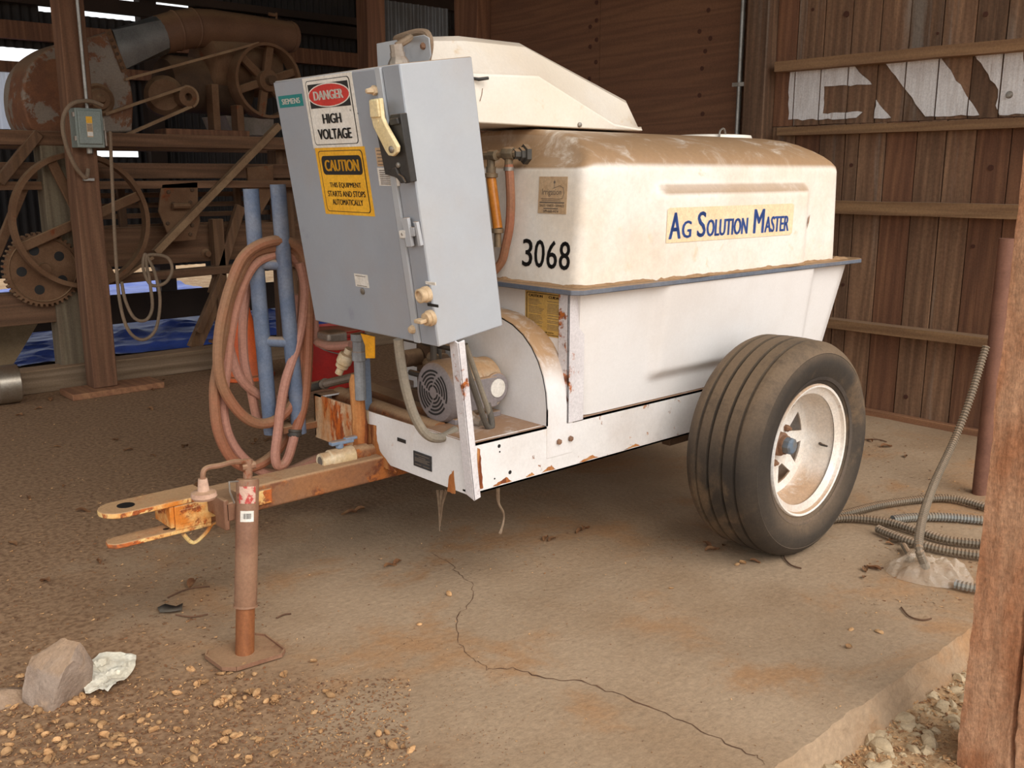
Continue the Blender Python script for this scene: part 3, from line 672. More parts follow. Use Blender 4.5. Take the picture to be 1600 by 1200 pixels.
# --- axle and wheels
WZ, WXc = .385, 2.94
P(MB().box((WXc-.03, 1.95, WZ-.03), (WXc+.03, 3.15, WZ+.03)).box((WXc-.25, 2.13, .36), (WXc+.25, 2.17, .41)).box((WXc-.25, 2.93, .36), (WXc+.25, 2.97, .41)), 'axle', 'iron_dark', bevel=.004)
def wheel(yc, sg):
    O = V(WXc, yc, WZ); A = V(0, -sg, 0)
    wr_ = bpy.data.objects.new('wheel', None); COL.objects.link(wr_); wr_.parent = TR; wr_.location = O - ROOT[TR.name]; ROOT[wr_.name] = O
    ch = [(.200, .098), (.222, .112), (.238, .120), (.262, .134), (.30, .146), (.328, .147), (.345, .142), (.347, .1425), (.362, .132), (.374, .118), (.3815, .103)]
    tread = []
    for g in (.078, .028, -.028, -.078):
        tread += [(.3885-.0016*abs(g)/.03, g+.0065), (.376, g+.0035), (.376, g-.0035), (.3885-.0016*abs(g)/.03, g-.0065)]
    prof = ch + [(.3835, .098)] + tread + [(.3835, -.098)] + [(r, -h) for r, h in reversed(ch)]
    b = MB().lathe(prof, O, A, 72, cap=False)
    for v in b.v:
        if v.z < .006: v.z = .004 + .002*random.random(); v.y += (v.y-yc)*.05
    P(b, 'tire', 'rubber_side', wr_, ang=28)
    # bead ring and lettering ridge
    P(MB().lathe([(.252, .1305), (.258, .1335), (.264, .1355)], O, A, 64, cap=False), 'sidewall_ring', 'rubber', wr_)
    P(MB().lathe([(.200, .100), (.236, .124), (.238, .118), (.233, .128), (.226, .126), (.221, .112), (.212, .104), (.205, .085), (.200, .03), (.188, -.005), (.180, -.010), (.176, -.02), (.195, -.06), (.20, -.10), (.236, -.122), (.21, -.10)], O, A, 64, cap=False), 'rim', 'rim_white', wr_, ang=50)
    dsc = MB(); u = V(0, 0, 1); w_ = A.cross(u); hz = lambda r: -.008 - .022*(1-r/.19) if r > .1 else -.018+.004*(r < .07)
    def pt(r, a): return O + A*hz(r) + (u*math.cos(a)+w_*math.sin(a))*r
    n = 8; th = 2*math.pi/n
    for k in range(n):
        a0 = k*th
        cells = [0, .16, .30, .5, .70, .84, 1.0]
        for i in range(6):
            aa, ab = a0+th*cells[i], a0+th*cells[i+1]
            dsc.add([pt(.158, aa), pt(.19, aa), pt(.19, ab), pt(.158, ab)], [(0, 1, 2, 3)])
            dsc.add([pt(.04, aa), pt(.098, aa), pt(.098, ab), pt(.04, ab)], [(0, 1, 2, 3)])
        # spokes: narrow outside, wide inside, leaving a three-cornered window
        dsc.add([pt(.098, a0), pt(.098, a0+th*.36), pt(.158, a0+th*.16), pt(.158, a0)], [(0, 1, 2, 3)])
        dsc.add([pt(.098, a0+th*.64), pt(.098, a0+th), pt(.158, a0+th), pt(.158, a0+th*.84)], [(0, 1, 2, 3)])
    bmesh_o = P(dsc, 'wheel_disc', 'rim_white', wr_, recalc=False)
    bm = bmesh.new(); bm.from_mesh(bmesh_o.data); bmesh.ops.remove_doubles(bm, verts=bm.verts, dist=1e-4); bmesh.ops.recalc_face_normals(bm, faces=bm.faces); bm.to_mesh(bmesh_o.data); bm.free()
    bmesh_o.data.shade_smooth()
    solid(bmesh_o, .007, 0)
    P(MB().cyl(O-A*.10, O-A*.03, .10, 24), 'brake_drum', 'iron_dark', wr_)
    P(MB().lathe([(.045, -.03), (.043, .012), (.034, .016), (.034, .03)], O, A, 20), 'hub', 'lug_rust', wr_)
    P(MB().lathe([(.031, .022), (.031, .052), (.024, .058), (.012, .060), (.0, .060)], O, A, 8), 'hub_cap', 'hub_blue', wr_, ang=25)
    for k in range(5):
        a = k*2*math.pi/5+.4; c = O + (u*math.cos(a)+w_*math.sin(a))*.071
        P(MB().lathe([(.013, -.018), (.013, .0), (.009, .004), (.006, .012), (0, .012)], c, A, 6), 'lug_nut', 'lug_rust', wr_, ang=25)
    a = math.radians(-98) if sg > 0 else 1.0; dr = u*math.cos(a)+w_*math.sin(a)
    P(MB().tube([O+A*.045+dr*.203, O+A*.062+dr*.185, O+A*.088+dr*.178], [.006, .005, .0035], 8), 'valve_stem', 'black_plastic', wr_)
    return wr_
wheel(1.835, 1); wheel(3.265, -1)
# --- lower tank body
def sm01(a, c, x): t = max(0, min(1, (x-a)/(c-a))); return t*t*(3-2*t)
def panel(x, z, x0, x1, z0, z1, s=.05, sz=.035): return sm01(x0, x0+s, x)*(1-sm01(x1-s, x1, x))*sm01(z0, z0+sz, z)*(1-sm01(z1-sz, z1, z))
def tank():
    b = MB(); nx, nz_ = 90, 34
    def side(sg):
        def fn(u, v):
            z = lerp(.557, .965, v); x = lerp(lerp(2.20, 2.16, v), lerp(3.66, 3.76, v), u)
            y = lerp(2.118, 2.07, v) + .012*(1-sm01(0, .04, u)*(1-sm01(.97, 1, u))) - .028*panel(x, z, 2.5, 3.5, .625, 1.2, .06, .045)
            return V(x, y if sg > 0 else 2*CY-y, z)
        return fn
    b.grid(side(1), nx, nz_); b.grid(side(-1), nx, nz_)
    for u in (0, 1):
        a0, a1 = side(1)(u, 0), side(1)(u, 1); c0_, c1_ = side(-1)(u, 0), side(-1)(u, 1); b.add([a0, a1, c1_, c0_], [(0, 1, 2, 3)])
    b.add([side(1)(0, 0), side(1)(1, 0), side(-1)(1, 0), side(-1)(0, 0)], [(0, 1, 2, 3)])
    return b
P(tank(), 'lower_tank', 'white_tank', ang=40)
P(MB().box((2.13, 2.112, .557), (2.136, 2.99, .965)), 'front_wall', 'white_tank')
P(MB().box((2.122, 2.095, .552), (2.195, 2.101, .966)).box((2.122, 2.095, .552), (2.128, 2.14, .966)), 'corner_post', 'strut_paint', bevel=.0015)
def flange_outline(g): return [(2.095-g, 2.06-g), (2.125-g, 2.035-g), (3.80+g, 2.035-g), (3.835+g, 2.06-g), (3.835+g, 3.04+g), (3.80+g, 3.065+g), (2.125-g, 3.065+g), (2.095-g, 3.04+g)]
P(MB().prism(flange_outline(0), 'z', .966, .984), 'flange', 'flange_blue', bevel=.003)
# --- upper hood
def hood():
    b = MB(); half = [(2.078, .984), (2.0765, 1.02)] + [(2.0765-.0085*k/14, 1.02+.318*k/14) for k in range(1, 15)] + [(2.072, 1.358), (2.083, 1.378), (2.105, 1.399), (2.14, 1.42), (2.19, 1.442), (2.25, 1.459), (2.33, 1.470), (2.43, 1.477), (2.55, 1.479)]
    full = half + [(2*CY-y, z) for y, z in reversed(half[:-1])]
    def xf(z): return 2.14 + .02*(z-.985)/.37 + (max(0, z-1.36)*.75)
    def xr(z): return 3.672 - .035*(z-.985)/.37 - max(0, z-1.36)*1.0
    st = [0, .004, .010, .018, .028, .04, .06] + [lerp(.06, 1.47, k/84) for k in range(1, 85)]
    L_ = 1.53; r = .04
    st = [s for s in st if s < L_-.061] + [L_-.06, L_-.04, L_-.028, L_-.018, L_-.010, L_-.004, L_]
    rings = []
    for s in st:
        d = min(s, L_-s); e = r-math.sqrt(max(0, r*r-(r-min(d, r))**2)); ring = []
        for y, z in full:
            t = s/L_; sg = 1 if y < CY else -1; zz = z
            if z > 1.33: zz = z - e*sm01(1.33, 1.42, z)*.8
            yy = y + sg*e*(1 if abs(y-CY) > .1 else 0)
            x = lerp(xf(z), xr(z), t)
            if abs(y-CY) > .4: yy -= sg*.026*panel(x, z, 2.465, 3.425, .60, 1.300, .055, .04)
            ring.append(V(x, yy, zz))
        rings.append(ring)
    n = len(full); vs = [p for r_ in rings for p in r_]
    fs = [(i*n+k, i*n+k+1, (i+1)*n+k+1, (i+1)*n+k) for i in range(len(rings)-1) for k in range(n-1)]
    m = len(rings)
    for base in (0, (m-1)*n):                          # close the ends with strips between mirrored points
        for k in range((n-1)//2): fs.append((base+k, base+k+1, base+n-2-k, base+n-1-k) if k < (n-1)//2-1 else (base+k, base+k+1, base+n-1-k))
    b.add(vs, fs); return b
mat('dust_cake', '#a58361', '#92714f', 20.0, rough=1.0, bump=.4, bscale=90)
hd = P(hood(), 'upper_hood', 'white_poly', ang=50)
def front_x(z): return 2.14 + .02*(z-.985)/.37 - .0015
b = MB(); vs = []; nn = 160
for i in range(nn+1):
    t = i/nn*2.55; hgt = .006+.009*abs(nz(t*9, 2))+.006*nz(t*30, 5); wd = .018+.008*nz(t*7, 9)
    if t < .95: x, y, ox, oy = 2.142, 3.03-t, -1, 0
    else: x, y, ox, oy = 2.142+(t-.95), 2.078-(.026 if 2.5 < 2.142+(t-.95) < 3.39 else 0), 0, -1
    if abs(t-.95) < .02: ox, oy = -.7, -.7
    vs += [(x+ox*wd, y+oy*wd, .9845), (x-ox*.003, y-oy*.003, .985+hgt)]
P(MB().add(vs, [(2*i, 2*i+2, 2*i+3, 2*i+1) for i in range(nn)]), 'dust_line', 'dust_cake', hd, recalc=False)
# stock number on the front of the hood
a_, c_ = at(818, 419, x=front_x(1.03)), at(897, 422, x=front_x(1.04)); t_ = at(820, 380, x=front_x(1.12))
z0, z1 = 1.036, 1.124
def fr(y, z): return V(front_x(z), y, z)
b = MB(); n4 = '3068'; ya, yb = 2.335, 2.108
for i, ch in enumerate(n4):
    y0 = lerp(ya, yb, (i+.04)/4); y1 = lerp(ya, yb, (i+.9)/4); b.text(ch, fr(y0, z0), V(0, y1-y0, 0), fr(y0, z1)-fr(y0, z0), 0, .02)
P(b, 'stock_number', 'sign_black', hd, smooth=False)
# dealer sticker: Irrigation
O = fr(2.268, 1.208); U = V(0, 2.141-2.268, 0); W = fr(2.268, 1.322)-O
b = MB().obox(O, U, W, V(.001, 0, 0)); e = V(-.0006, 0, 0)
b.text('Irrigation', O+e+U*.13+W*.46, U*.68, W*.21, 1, .0)
b.tube([O+e+U*x+W*y for x, y in ((.5, .68), (.75, .76), (.88, .70), (.90, .55), (.86, .42), (.75, .40), (.1, .40))], .0007, 4, mi=1)
b.tube([O+e+U*.56+W*.68, O+e+U*.56+W*.92], .0007, 4, mi=1).ellipse(O+e*1.5+U*.56+W*.85, U*.035, W*.04, 1, 8)
for v_, u0, u1, h in ((.345, .13, .80, .012), (.285, .05, .93, .03)): b.poly([O+e+U*u0+W*v_, O+e+U*u1+W*v_, O+e+U*u1+W*(v_+h), O+e+U*u0+W*(v_+h)], 1)
b.text('SALES • PARTS • SERVICE', O+e+U*.06+W*.185, U*.86, W*.065, 1, .01)
b.poly([O+e+U*.2+W*.125, O+e+U*.72+W*.125, O+e+U*.72+W*.15, O+e+U*.2+W*.15], 1)
b.text('209-668-4474', O+e+U*.18+W*.025, U*.55, W*.075, 1, .01)
P(b, 'dealer_sticker', ['sticker_tan', 'print_grey'], hd, smooth=False)
# side lettering
DY = 2.0475
def sp(px, py): return at(px, py, y=DY)
bl, br_, tl, tr_ = sp(1040, 384), sp(1237, 364), sp(1043, 327), sp(1237, 316)
def ssk(u, v):
    p = (bl*(1-u)+br_*u)*(1-v) + (tl*(1-u)+tr_*u)*v; z = p.z; return V(p.x, 2.0765-.0085*(z-1.02)/.318-.026-.0022, z)
b = MB(); O = ssk(0, 0); U = V(br_.x-bl.x, 0, 0); zt = (tl.z+tr_.z)/2; zb = (bl.z+br_.z)/2
O = V(bl.x, 0, zb); U = V(br_.x-bl.x, 0, 0); W = V(0, 0, zt-zb); yf = lambda z: 2.0765-.0085*(z-1.02)/.318-.026-.0018
def sk(u, v, off=0): z = O.z+W.z*v; return V(O.x+U.x*u, yf(z)-off, z)
pts = [(0, .02), (.985, 0), (1, .06), (1, .94), (.985, 1), (.012, 1), (0, .94)]
b.poly([sk(u, v) for u, v in pts], 0)
def word(s, u, u1, v, v1):
    o = sk(u, v, .0008); b.text(s, o, V(U.x*(u1-u), 0, 0), sk(u, v1, .0008)-o, 1, .03)
word('A', .015, .10, .13, .86); word('G', .105, .175, .13, .62)
word('S', .215, .28, .13, .86); word('OLUTION', .285, .61, .13, .62)
word('M', .655, .745, .13, .86); word('ASTER', .75, .965, .13, .62)
P(b, 'name_decal', ['decal_cream', 'decal_blue'], hd, smooth=False)
p = at(1262, 345, y=2.068); P(MB().poly([p+V(-.006, -.0012, -.035), p+V(.008, -.0012, -.005), p+V(.012, -.0012, .025), p+V(.002, -.0012, .012)]), 'scuff', 'lug_rust', hd, smooth=False)
# handle stub and small cap on the hood roof
P(MB().tube(catmull([(3.30, 2.42, 1.474), (3.305, 2.42, 1.50), (3.33, 2.42, 1.508), (3.345, 2.42, 1.475)], 5), .004, 6), 'lift_loop', 'zinc', hd)
P(MB().lathe([(.17, 0), (.165, .012), (.12, .016), (0, .016)], (3.42, 2.55, 1.474), (0, 0, 1), 28), 'fill_cap', 'white_lid', hd)
# --- raised bin cover over the hood front
def cover():
    b = MB()
    bot = [(1.845, 1.49), (2.03, 1.487), (2.30, 1.485), (2.66, 1.484), (2.80, 1.484)]
    crease = [(1.845, 1.630), (2.01, 1.632), (2.275, 1.642), (2.648, 1.502), (2.806, 1.486)]
    top = [(1.88, 1.741), (2.02, 1.756), (2.28, 1.757), (2.82, 1.598), (2.88, 1.492)]
    rows = []
    for u, (bb, cc, tt) in enumerate(zip(bot, crease, top)):
        rows.append([V(bb[0], 2.405, bb[1]), V(cc[0], 2.398, cc[1]), V(cc[0]+.002, 2.408, cc[1]+.010), V(lerp(cc[0], tt[0], .85), 2.47, lerp(cc[1], tt[1], .86)), V(tt[0], 2.50, tt[1]), V(tt[0]+.01, 2.55, tt[1]+.004)])
    fine = []
    for i in range(len(rows)-1):
        for k in range(6):
            t = k/6; fine.append([p.lerp(q, t) for p, q in zip(rows[i], rows[i+1])])
    fine.append(rows[-1]); m = len(rows[0]); ring = []
    for r_ in fine: ring.append(r_ + [V(p.x+.26*max(0, 1-(p.x-1.84)/.9), 2*2.60-p.y, p.z) for p in reversed(r_)])
    n = 2*m; vs = [p for r_ in ring for p in r_]
    fs = [(i*n+k, i*n+(k+1) % n, (i+1)*n+(k+1) % n, (i+1)*n+k) for i in range(len(ring)-1) for k in range(n)] + [tuple(range(n)), tuple((len(ring)-1)*n+k for k in range(n))]
    b.add(vs, fs); return b
cv = P(cover(), 'bin_cover', 'white_lid', ang=25, bevel=.012)
p = at(905, 195, y=2.404); P(MB().lathe([(.0, -.008), (.008, -.006), (.009, 0)], p, (0, 1, 0), 10), 'bolt', 'zinc', cv)
P(MB().tube([at(738, 122, y=2.40), at(748, 124, y=2.385), at(763, 122, y=2.375)], [.004, .0055, .005], 8), 'cover_catch', 'black_plastic', cv)
P(MB().tube([at(754, 138, y=2.399), at(753, 148, y=2.399), at(750, 158, y=2.399)], .0012, 4), 'hairline', 'lug_rust', cv)
# --- curved belt guard across the front of the tank
arc = [(2.098, .452), (2.098, .61), (2.104, .665), (2.118, .715), (2.14, .76), (2.17, .80), (2.21, .835), (2.26, .862), (2.32, .88), (2.40, .89), (2.80, .89)]
gd = MB(); gx0, gx1 = 2.035, 2.122; n = len(arc)
gd.add([(gx0, y, z) for y, z in arc]+[(gx1+(.028 if i < 5 else .028*(1-(i-4)/6)), y, z) for i, (y, z) in enumerate(arc)], [(i, i+1, n+i+1, n+i) for i in range(n-1)])
gd.add([(gx0, y, max(z, .557)) for y, z in arc]+[(gx0, y, .557) for y, z in arc], [(i, i+1, n+i+1, n+i) for i in range(1, n-1)])
gdo = P(gd, 'belt_guard', 'white_guard', ang=50); solid(gdo, .004)
for px, py in ((873, 690), (891, 685)):
    p = at(px, py, y=2.096); P(MB().lathe([(.0, -.010), (.009, -.007), (.0095, 0)], p, (0, 1, 0), 6), 'bolt', 'lug_rust', gdo)
# --- bilingual caution plate on the front wall
tl, tr_, bl, br_ = (at(x, y, x=2.126) for x, y in ((820, 453), (886, 459), (823, 520), (887, 529)))
O = V(2.1285, tl.y, bl.z); U = V(0, tr_.y-tl.y, 0); W = V(0, 0, tl.z-bl.z)
b = MB().obox(O, U, W, V(.0014, 0, 0)); k = lambda i: V(-.0005*i, 0, 0)
b.rrect(O+k(1)+U*.03+W*.03, U*.94, W*.94, .006, 1); b.rrect(O+k(2)+U*.05+W*.045, U*.90, W*.91, .005, 0)
b.text('CAUTION', O+k(3)+U*.09+W*.87, U*.34, W*.06, 1, .03); b.text('CUIDADO', O+k(3)+U*.57+W*.87, U*.36, W*.06, 1, .03)
random.seed(3)
for c_ in (.09, .54):
    v_ = .80
    while v_ > .14:
        wd = random.uniform(.22, .37); b.poly([O+k(3)+U*c_+W*v_, O+k(3)+U*(c_+wd)+W*v_, O+k(3)+U*(c_+wd)+W*(v_+.010), O+k(3)+U*c_+W*(v_+.010)], 2)
        v_ -= .034 if random.random() < .8 else .06
b.text('209-668-4474', O+k(3)+U*.33+W*.07, U*.36, W*.035, 1, .02)
mat('sign_brown', '#3a2418', rough=.6)
P(b, 'caution_plate', ['sign_mustard', 'sign_brown', 'print_grey'], smooth=False)
# ------------------------------------------------------------------ control box, leaning forward on its strut
TH = .147; BW, BH, BD = .65, .754, .242
B0 = V(1.614, 2.10, .859); bV = V(-math.sin(TH), 0, math.cos(TH)); bD = V(math.cos(TH), 0, math.sin(TH)); bT = V(0, 1, 0); bN = -bD
def bp(px, py, off=0.0): return on_plane(px, py, B0 + bN*.007, bN) + bN*off      # on the door face
cb = P(MB().obox(B0, bD*BD, bT*BW, bV*BH), 'control_box', 'box_grey', bevel=.004)
wS = .105                                            # right-hand flange beside the door
P(MB().obox(B0+bT*wS+bN*.0065+bV*.004, bD*.0062, bT*(BW-wS-.003), bV*(BH-.008)), 'door', 'box_door', cb, bevel=.003)
P(MB().obox(B0+bT*(wS-.028)+bN*.009+bV*.003, bD*.0088, bT*.026, bV*(BH-.006)), 'latch_bar', 'box_grey', cb, bevel=.002)
P(MB().obox(B0+bT*.0+bN*.003+bV*.003, bD*.0028, bT*(wS-.032), bV*(BH-.006)), 'side_flange', 'box_door', cb, bevel=.001)
def quad(tl, tr_, bl):
    a, c, d = bp(*tl), bp(*tr_), bp(*bl); return d, c-a, a-d
# danger sign
O, U, W = quad((470.7, 123), (547.5, 111), (490, 232)); U = bT*U.y; W = bV*W.length
b = MB().obox(O, U, W, bD*.004); k = lambda i: bN*(.0005*i)
b.rrect(O+k(1)+U*.055+W*.045, U*.89, W*.91, .012, 1); b.rrect(O+k(2)+U*.068+W*.055, U*.864, W*.89, .011, 0)
b.poly([O+k(3)+U*x+W*y for x, y in ((.10, .565), (.91, .565), (.91, .90), (.10, .90))], 1)
b.ellipse(O+k(4)+U*.505+W*.735, U*.425, W*.165, 0); b.ellipse(O+k(5)+U*.505+W*.735, U*.405, W*.15, 2)
b.text('DANGER', O+k(6)+U*.20+W*.675, U*.60, W*.125, 0, .028)
b.text('HIGH', O+k(6)+U*.31+W*.345, U*.38, W*.135, 1, .028); b.text('VOLTAGE', O+k(6)+U*.165+W*.125, U*.68, W*.145, 1, .028)
P(b, 'danger_sign', ['sign_white', 'sign_black', 'sign_red'], cb, smooth=False)
# caution sign
O, U, W = quad((490, 231.5), (567, 227.5), (509, 334)); U = bT*U.y; W = bV*W.length
b = MB().obox(O, U, W, bD*.004)
b.rrect(O+k(1)+U*.055+W*.045, U*.89, W*.91, .012, 1); b.rrect(O+k(2)+U*.068+W*.055, U*.864, W*.89, .011, 0)
b.rrect(O+k(3)+U*.11+W*.60, U*.80, W*.28, .014, 1); b.text('CAUTION', O+k(4)+U*.165+W*.655, U*.69, W*.165, 0, .028)
for s_, u0, u1, v_ in (('THIS EQUIPMENT', .2, .83, .40), ('STARTS AND STOPS', .13, .89, .275), ('AUTOMATICALLY', .2, .82, .15)): b.text(s_, O+k(3)+U*u0+W*v_, U*(u1-u0), W*.085, 1, .022)
P(b, 'caution_sign', ['sign_yellow', 'sign_black'], cb, smooth=False)
# maker's badge
O, U, W = quad((433, 151), (470, 146.5), (437.5, 169)); U = bT*U.y; W = bV*W.length
b = MB().obox(O, U, W, bD*.004); b.text('SIEMENS', O+k(1)+U*.13+W*.26, U*.76, W*.46, 1, .028)
P(b, 'maker_badge', ['sign_teal', 'sign_white'], cb, smooth=False)
# small stickers
def stick(tl, tr_, bl, name, m='sticker', lines=0):
    O, U, W = quad(tl, tr_, bl); U = bT*U.y; W = bV*W.length; b = MB().obox(O, U, W, bD*.003)
    for i in range(lines):
        v_ = .82-.75*i/max(1, lines-1) if lines > 1 else .5; b.poly([O+k(1)+U*.1+W*v_, O+k(1)+U*.85+W*v_, O+k(1)+U*.85+W*(v_+.05), O+k(1)+U*.1+W*(v_+.05)], 1)
    return P(b, name, [m, 'print_grey'], cb, smooth=False)
stick((586, 231), (604, 229), (590, 260), 'instruction_sticker', 'sticker_tan', 5)
stick((588, 262), (619, 261), (593, 290), 'faded_sticker', 'sticker', 8)
stick((553, 427), (574, 429), (556, 447), 'inspection_sticker', 'sticker', 2)
stick((664, 439.5), (679, 440), (665, 444), 'button_label', 'sticker', 1)
stick((668, 474), (684, 475), (668, 478), 'button_label', 'sign_black', 0)
# disconnect handle: black base, ivory lever and lock block
def plate(px, off, th, m, name, bev=.002):
    pts = [bp(x, y, off) for x, y in px]; n = len(pts)
    b = MB().add(pts+[q+bN*th for q in pts], [tuple(range(n)), tuple(range(2*n-1, n-1, -1))]+[(i, (i+1) % n, n+(i+1) % n, n+i) for i in range(n)])
    return P(b, name, m, cb, bevel=bev)
plate([(597, 197), (617, 195), (620, 178), (636, 176), (652, 283), (643, 285), (636, 277), (612, 271)], .0, .022, 'black_plastic', 'handle_base')
plate([(622, 184), (634, 182), (636, 192), (624, 194)], .022, .008, 'black_plastic', 'handle_stop')
plate([(621, 262), (632, 259), (636, 270), (642, 274), (647, 283), (640, 284), (634, 276), (622, 270)], .022, .008, 'black_plastic', 'handle_guide')
plate([(598, 153), (614, 151), (617, 181), (622, 192), (641, 226), (640, 235), (634, 241), (627, 240), (622, 233), (603, 195), (600, 182)], .030, .012, 'ivory', 'lever', .003)
plate([(600, 154), (613, 152.5), (616, 180), (602, 181)], .042, .007, 'ivory', 'lever_grip', .003)
plate([(586, 155), (597, 153), (601, 193), (593, 196)], .0, .020, 'sticker_tan', 'lock_block', .002)
def stud(px, py, prof, m, name, off=0.0, n=12, par=cb): return P(MB().lathe(prof, bp(px, py, off), bN, n), name, m, par, ang=30)
stud(633, 230, [(.0, .0), (.009, 0), (.009, .005), (.005, .007), (0, .007)], 'zinc', 'pivot_screw', .042)
stud(633.5, 256, [(.0075, 0), (.0075, .004), (.004, .006), (0, .006)], 'zinc', 'screw', .022)
stud(611, 187, [(.004, 0), (.004, .002), (0, .002)], 'ivory', 'rivet', .042)
stud(587, 141, [(.013, 0), (.013, .010), (.009, .012), (.006, .030), (0, .031)], 'knob_tan', 'bolt', 0, 6)
stud(646, 514, [(.013, 0), (.013, .006), (.009, .014), (.0, .016)], 'knob_tan', 'bolt', 0, 8)
stud(567, 455, [(.010, 0), (.010, .003), (.005, .004), (0, .004)], 'zinc', 'key_lock', 0, 12)
for px, py in ((561, 177), (549, 172)): stud(px, py, [(.0022, 0), (0, .001)], 'sign_black', 'screw_dot', .004, 6)
# hasp on the seam
plate([(633, 340), (643, 339), (650, 384), (641, 385)], .004, .010, 'box_grey', 'hasp')
plate([(629, 359), (640, 357), (641, 371), (631, 371)], .008, .006, 'sticker', 'hasp_lug')
plate([(643, 354), (652, 354), (653, 368), (646, 368)], .003, .009, 'box_grey', 'hasp_bridge', .001)
plate([(649, 346), (655, 346), (662, 383), (658, 384), (652, 350)], .0, .010, 'box_grey', 'hasp_plate', .001)
stud(634.5, 364.5, [(.0045, 0), (.003, .002), (0, .002)], 'zinc', 'rivet', .014, 8)
# push button and selector
stud(668.5, 459, [(.0225, 0), (.0225, .012), (.020, .014), (.020, .030), (.017, .032), (.014, .032), (.013, .026), (.0, .026)], 'knob_tan', 'push_button', 0, 20)
stud(675, 496, [(.0225, 0), (.0225, .012), (.019, .014), (.018, .024), (.0, .026)], 'knob_tan', 'selector_base', 0, 20)
c = bp(673.5, 497, .026); b = MB().obox(c - bT*.017 - bV*.005 + bT*.0, bT*.034, bV*.011, bN*.022)
P(b, 'selector_knob', 'knob_tan', cb, bevel=.003)
# mounting ear with key slot and the hub on the box roof
def bk(px, py): return on_plane(px, py, B0+bD*(BD-.004), bN)
pts = [bk(x, y) for x, y in ((588, 68), (662, 54), (670, 59), (673, 86), (668, 100), (590, 108))]; n = len(pts)
ear = P(MB().add(pts+[q+bD*.004 for q in pts], [tuple(range(n)), tuple(range(2*n-1, n-1, -1))]+[(i, (i+1) % n, n+(i+1) % n, n+i) for i in range(n)]), 'mounting_ear', 'box_grey', cb, bevel=.002)
ks = [bk(x, y)-bD*.0008 for x, y in ((625, 68), (627, 68), (629, 78), (633, 84), (634, 95), (623, 93), (624, 84), (626, 78))]
P(MB().add(ks, [tuple(range(len(ks)))]), 'key_slot', 'sign_white', cb, smooth=False)
P(MB().lathe([(.010, 0), (.010, .006), (.005, .010), (0, .010)], bk(662, 72), bN, 6), 'bolt', 'lug_rust', cb)
tp = B0 + bV*BH + bD*.14 + bT*.195
P(MB().lathe([(.032, 0), (.029, .010), (.021, .022), (.021, .034), (.019, .034), (.019, .055), (.0, .055)], tp, bV, 10), 'conduit_hub', 'galv_dusty', cb, ang=25)
P(MB().tube(catmull([tp+bV*.05, tp+bV*.07+bD*.05, bk(606, 62)+bD*.03, bk(622, 55)+bD*.035, bk(640, 51)+bD*.04, bk(652, 56)+bD*.04, bk(655, 75)+bD*.04, bk(650, 100)+bD*.04], 6), .010, 8), 'cable', 'cable_tan', cb)
# strut carrying the box
s0 = at(741, 783, y=2.088); s1 = at(715, 536, y=2.088); u_ = (s1-s0)
P(MB().obox(s0+V(0, 0, 0), u_, V(0, .040, .012), V(.005, 0, .001)).obox(s0, u_, V(0, .005, 0), V(.026, 0, .006)), 'strut', 'strut_paint', bevel=.0015)
# rusty upright and brace behind the box
q0, q1 = at(566, 722, x=1.715), at(556, 584, x=1.70)
P(MB().tube([q0, q0.lerp(q1, .45), q0.lerp(q1, .5), q1+V(0, 0, -.03), q1], [.026, .027, .024, .024, .016], 10), 'rusty_upright', 'rust_upright')
a0 = at(575, 705, x=1.80); a1 = at(566, 525, x=1.78)
P(MB().beam(a0, a1, .04, .03, up=(1, 0, 0)), 'grey_upright', 'blue_grey', bevel=.003)
# ------------------------------------------------------------------ motor, pump and plumbing in the tray
mo = V(1.805, 2.375, .655)
mt = P(MB().lathe([(.085, .045), (.094, .05), (.094, .165), (.088, .17), (.088, .215), (.075, .225), (.03, .228), (.016, .228), (.016, .27), (0, .27)], mo, (1, 0, 0), 32), 'motor', 'motor_white')
P(MB().lathe([(.0, -.004), (.082, -.004), (.095, .004), (.101, .02), (.101, .075), (.0, .075)], mo, (1, 0, 0), 36), 'fan_cover', 'motor_grey', mt)
b = MB()
for i, r in enumerate((.022, .034, .046, .058, .070)):
    for s_ in range(4):
        a0_ = s_*math.pi/2+.12+i*.12; a1_ = a0_+math.pi/2-.24
        b.lathe([(r-.0032, -.0052), (r+.0032, -.0052)], mo, (1, 0, 0), 8, a0=a0_, a1=a1_)
P(b, 'vent_slots', 'sign_black', mt, smooth=False)
P(MB().box((1.87, 2.27, .60), (1.98, 2.292, .70)).lathe([(.05, 0), (.05, .012), (.0, .014)], (1.98, 2.285, .66), (0, -1, 0), 20), 'terminal_cover', 'motor_grey', mt, bevel=.004)
P(MB().lathe([(.030, 0), (.030, .004), (0, .004)], (1.98, 2.2715, .66), (0, -1, 0), 24), 'round_label', 'sticker', mt)
P(MB().box((1.83, 2.30, .556), (2.02, 2.45, .575)), 'motor_foot', 'motor_grey', mt, bevel=.003)
P(MB().tube([(1.84, 3.0, .53), (1.80, 2.34, .53)], .035, 14), 'suction_pipe', 'tongue_rust')
P(MB().beam((1.95, 3.0, .545), (1.90, 2.30, .545), .07, .03), 'tray_crossbar', 'tongue_rust')
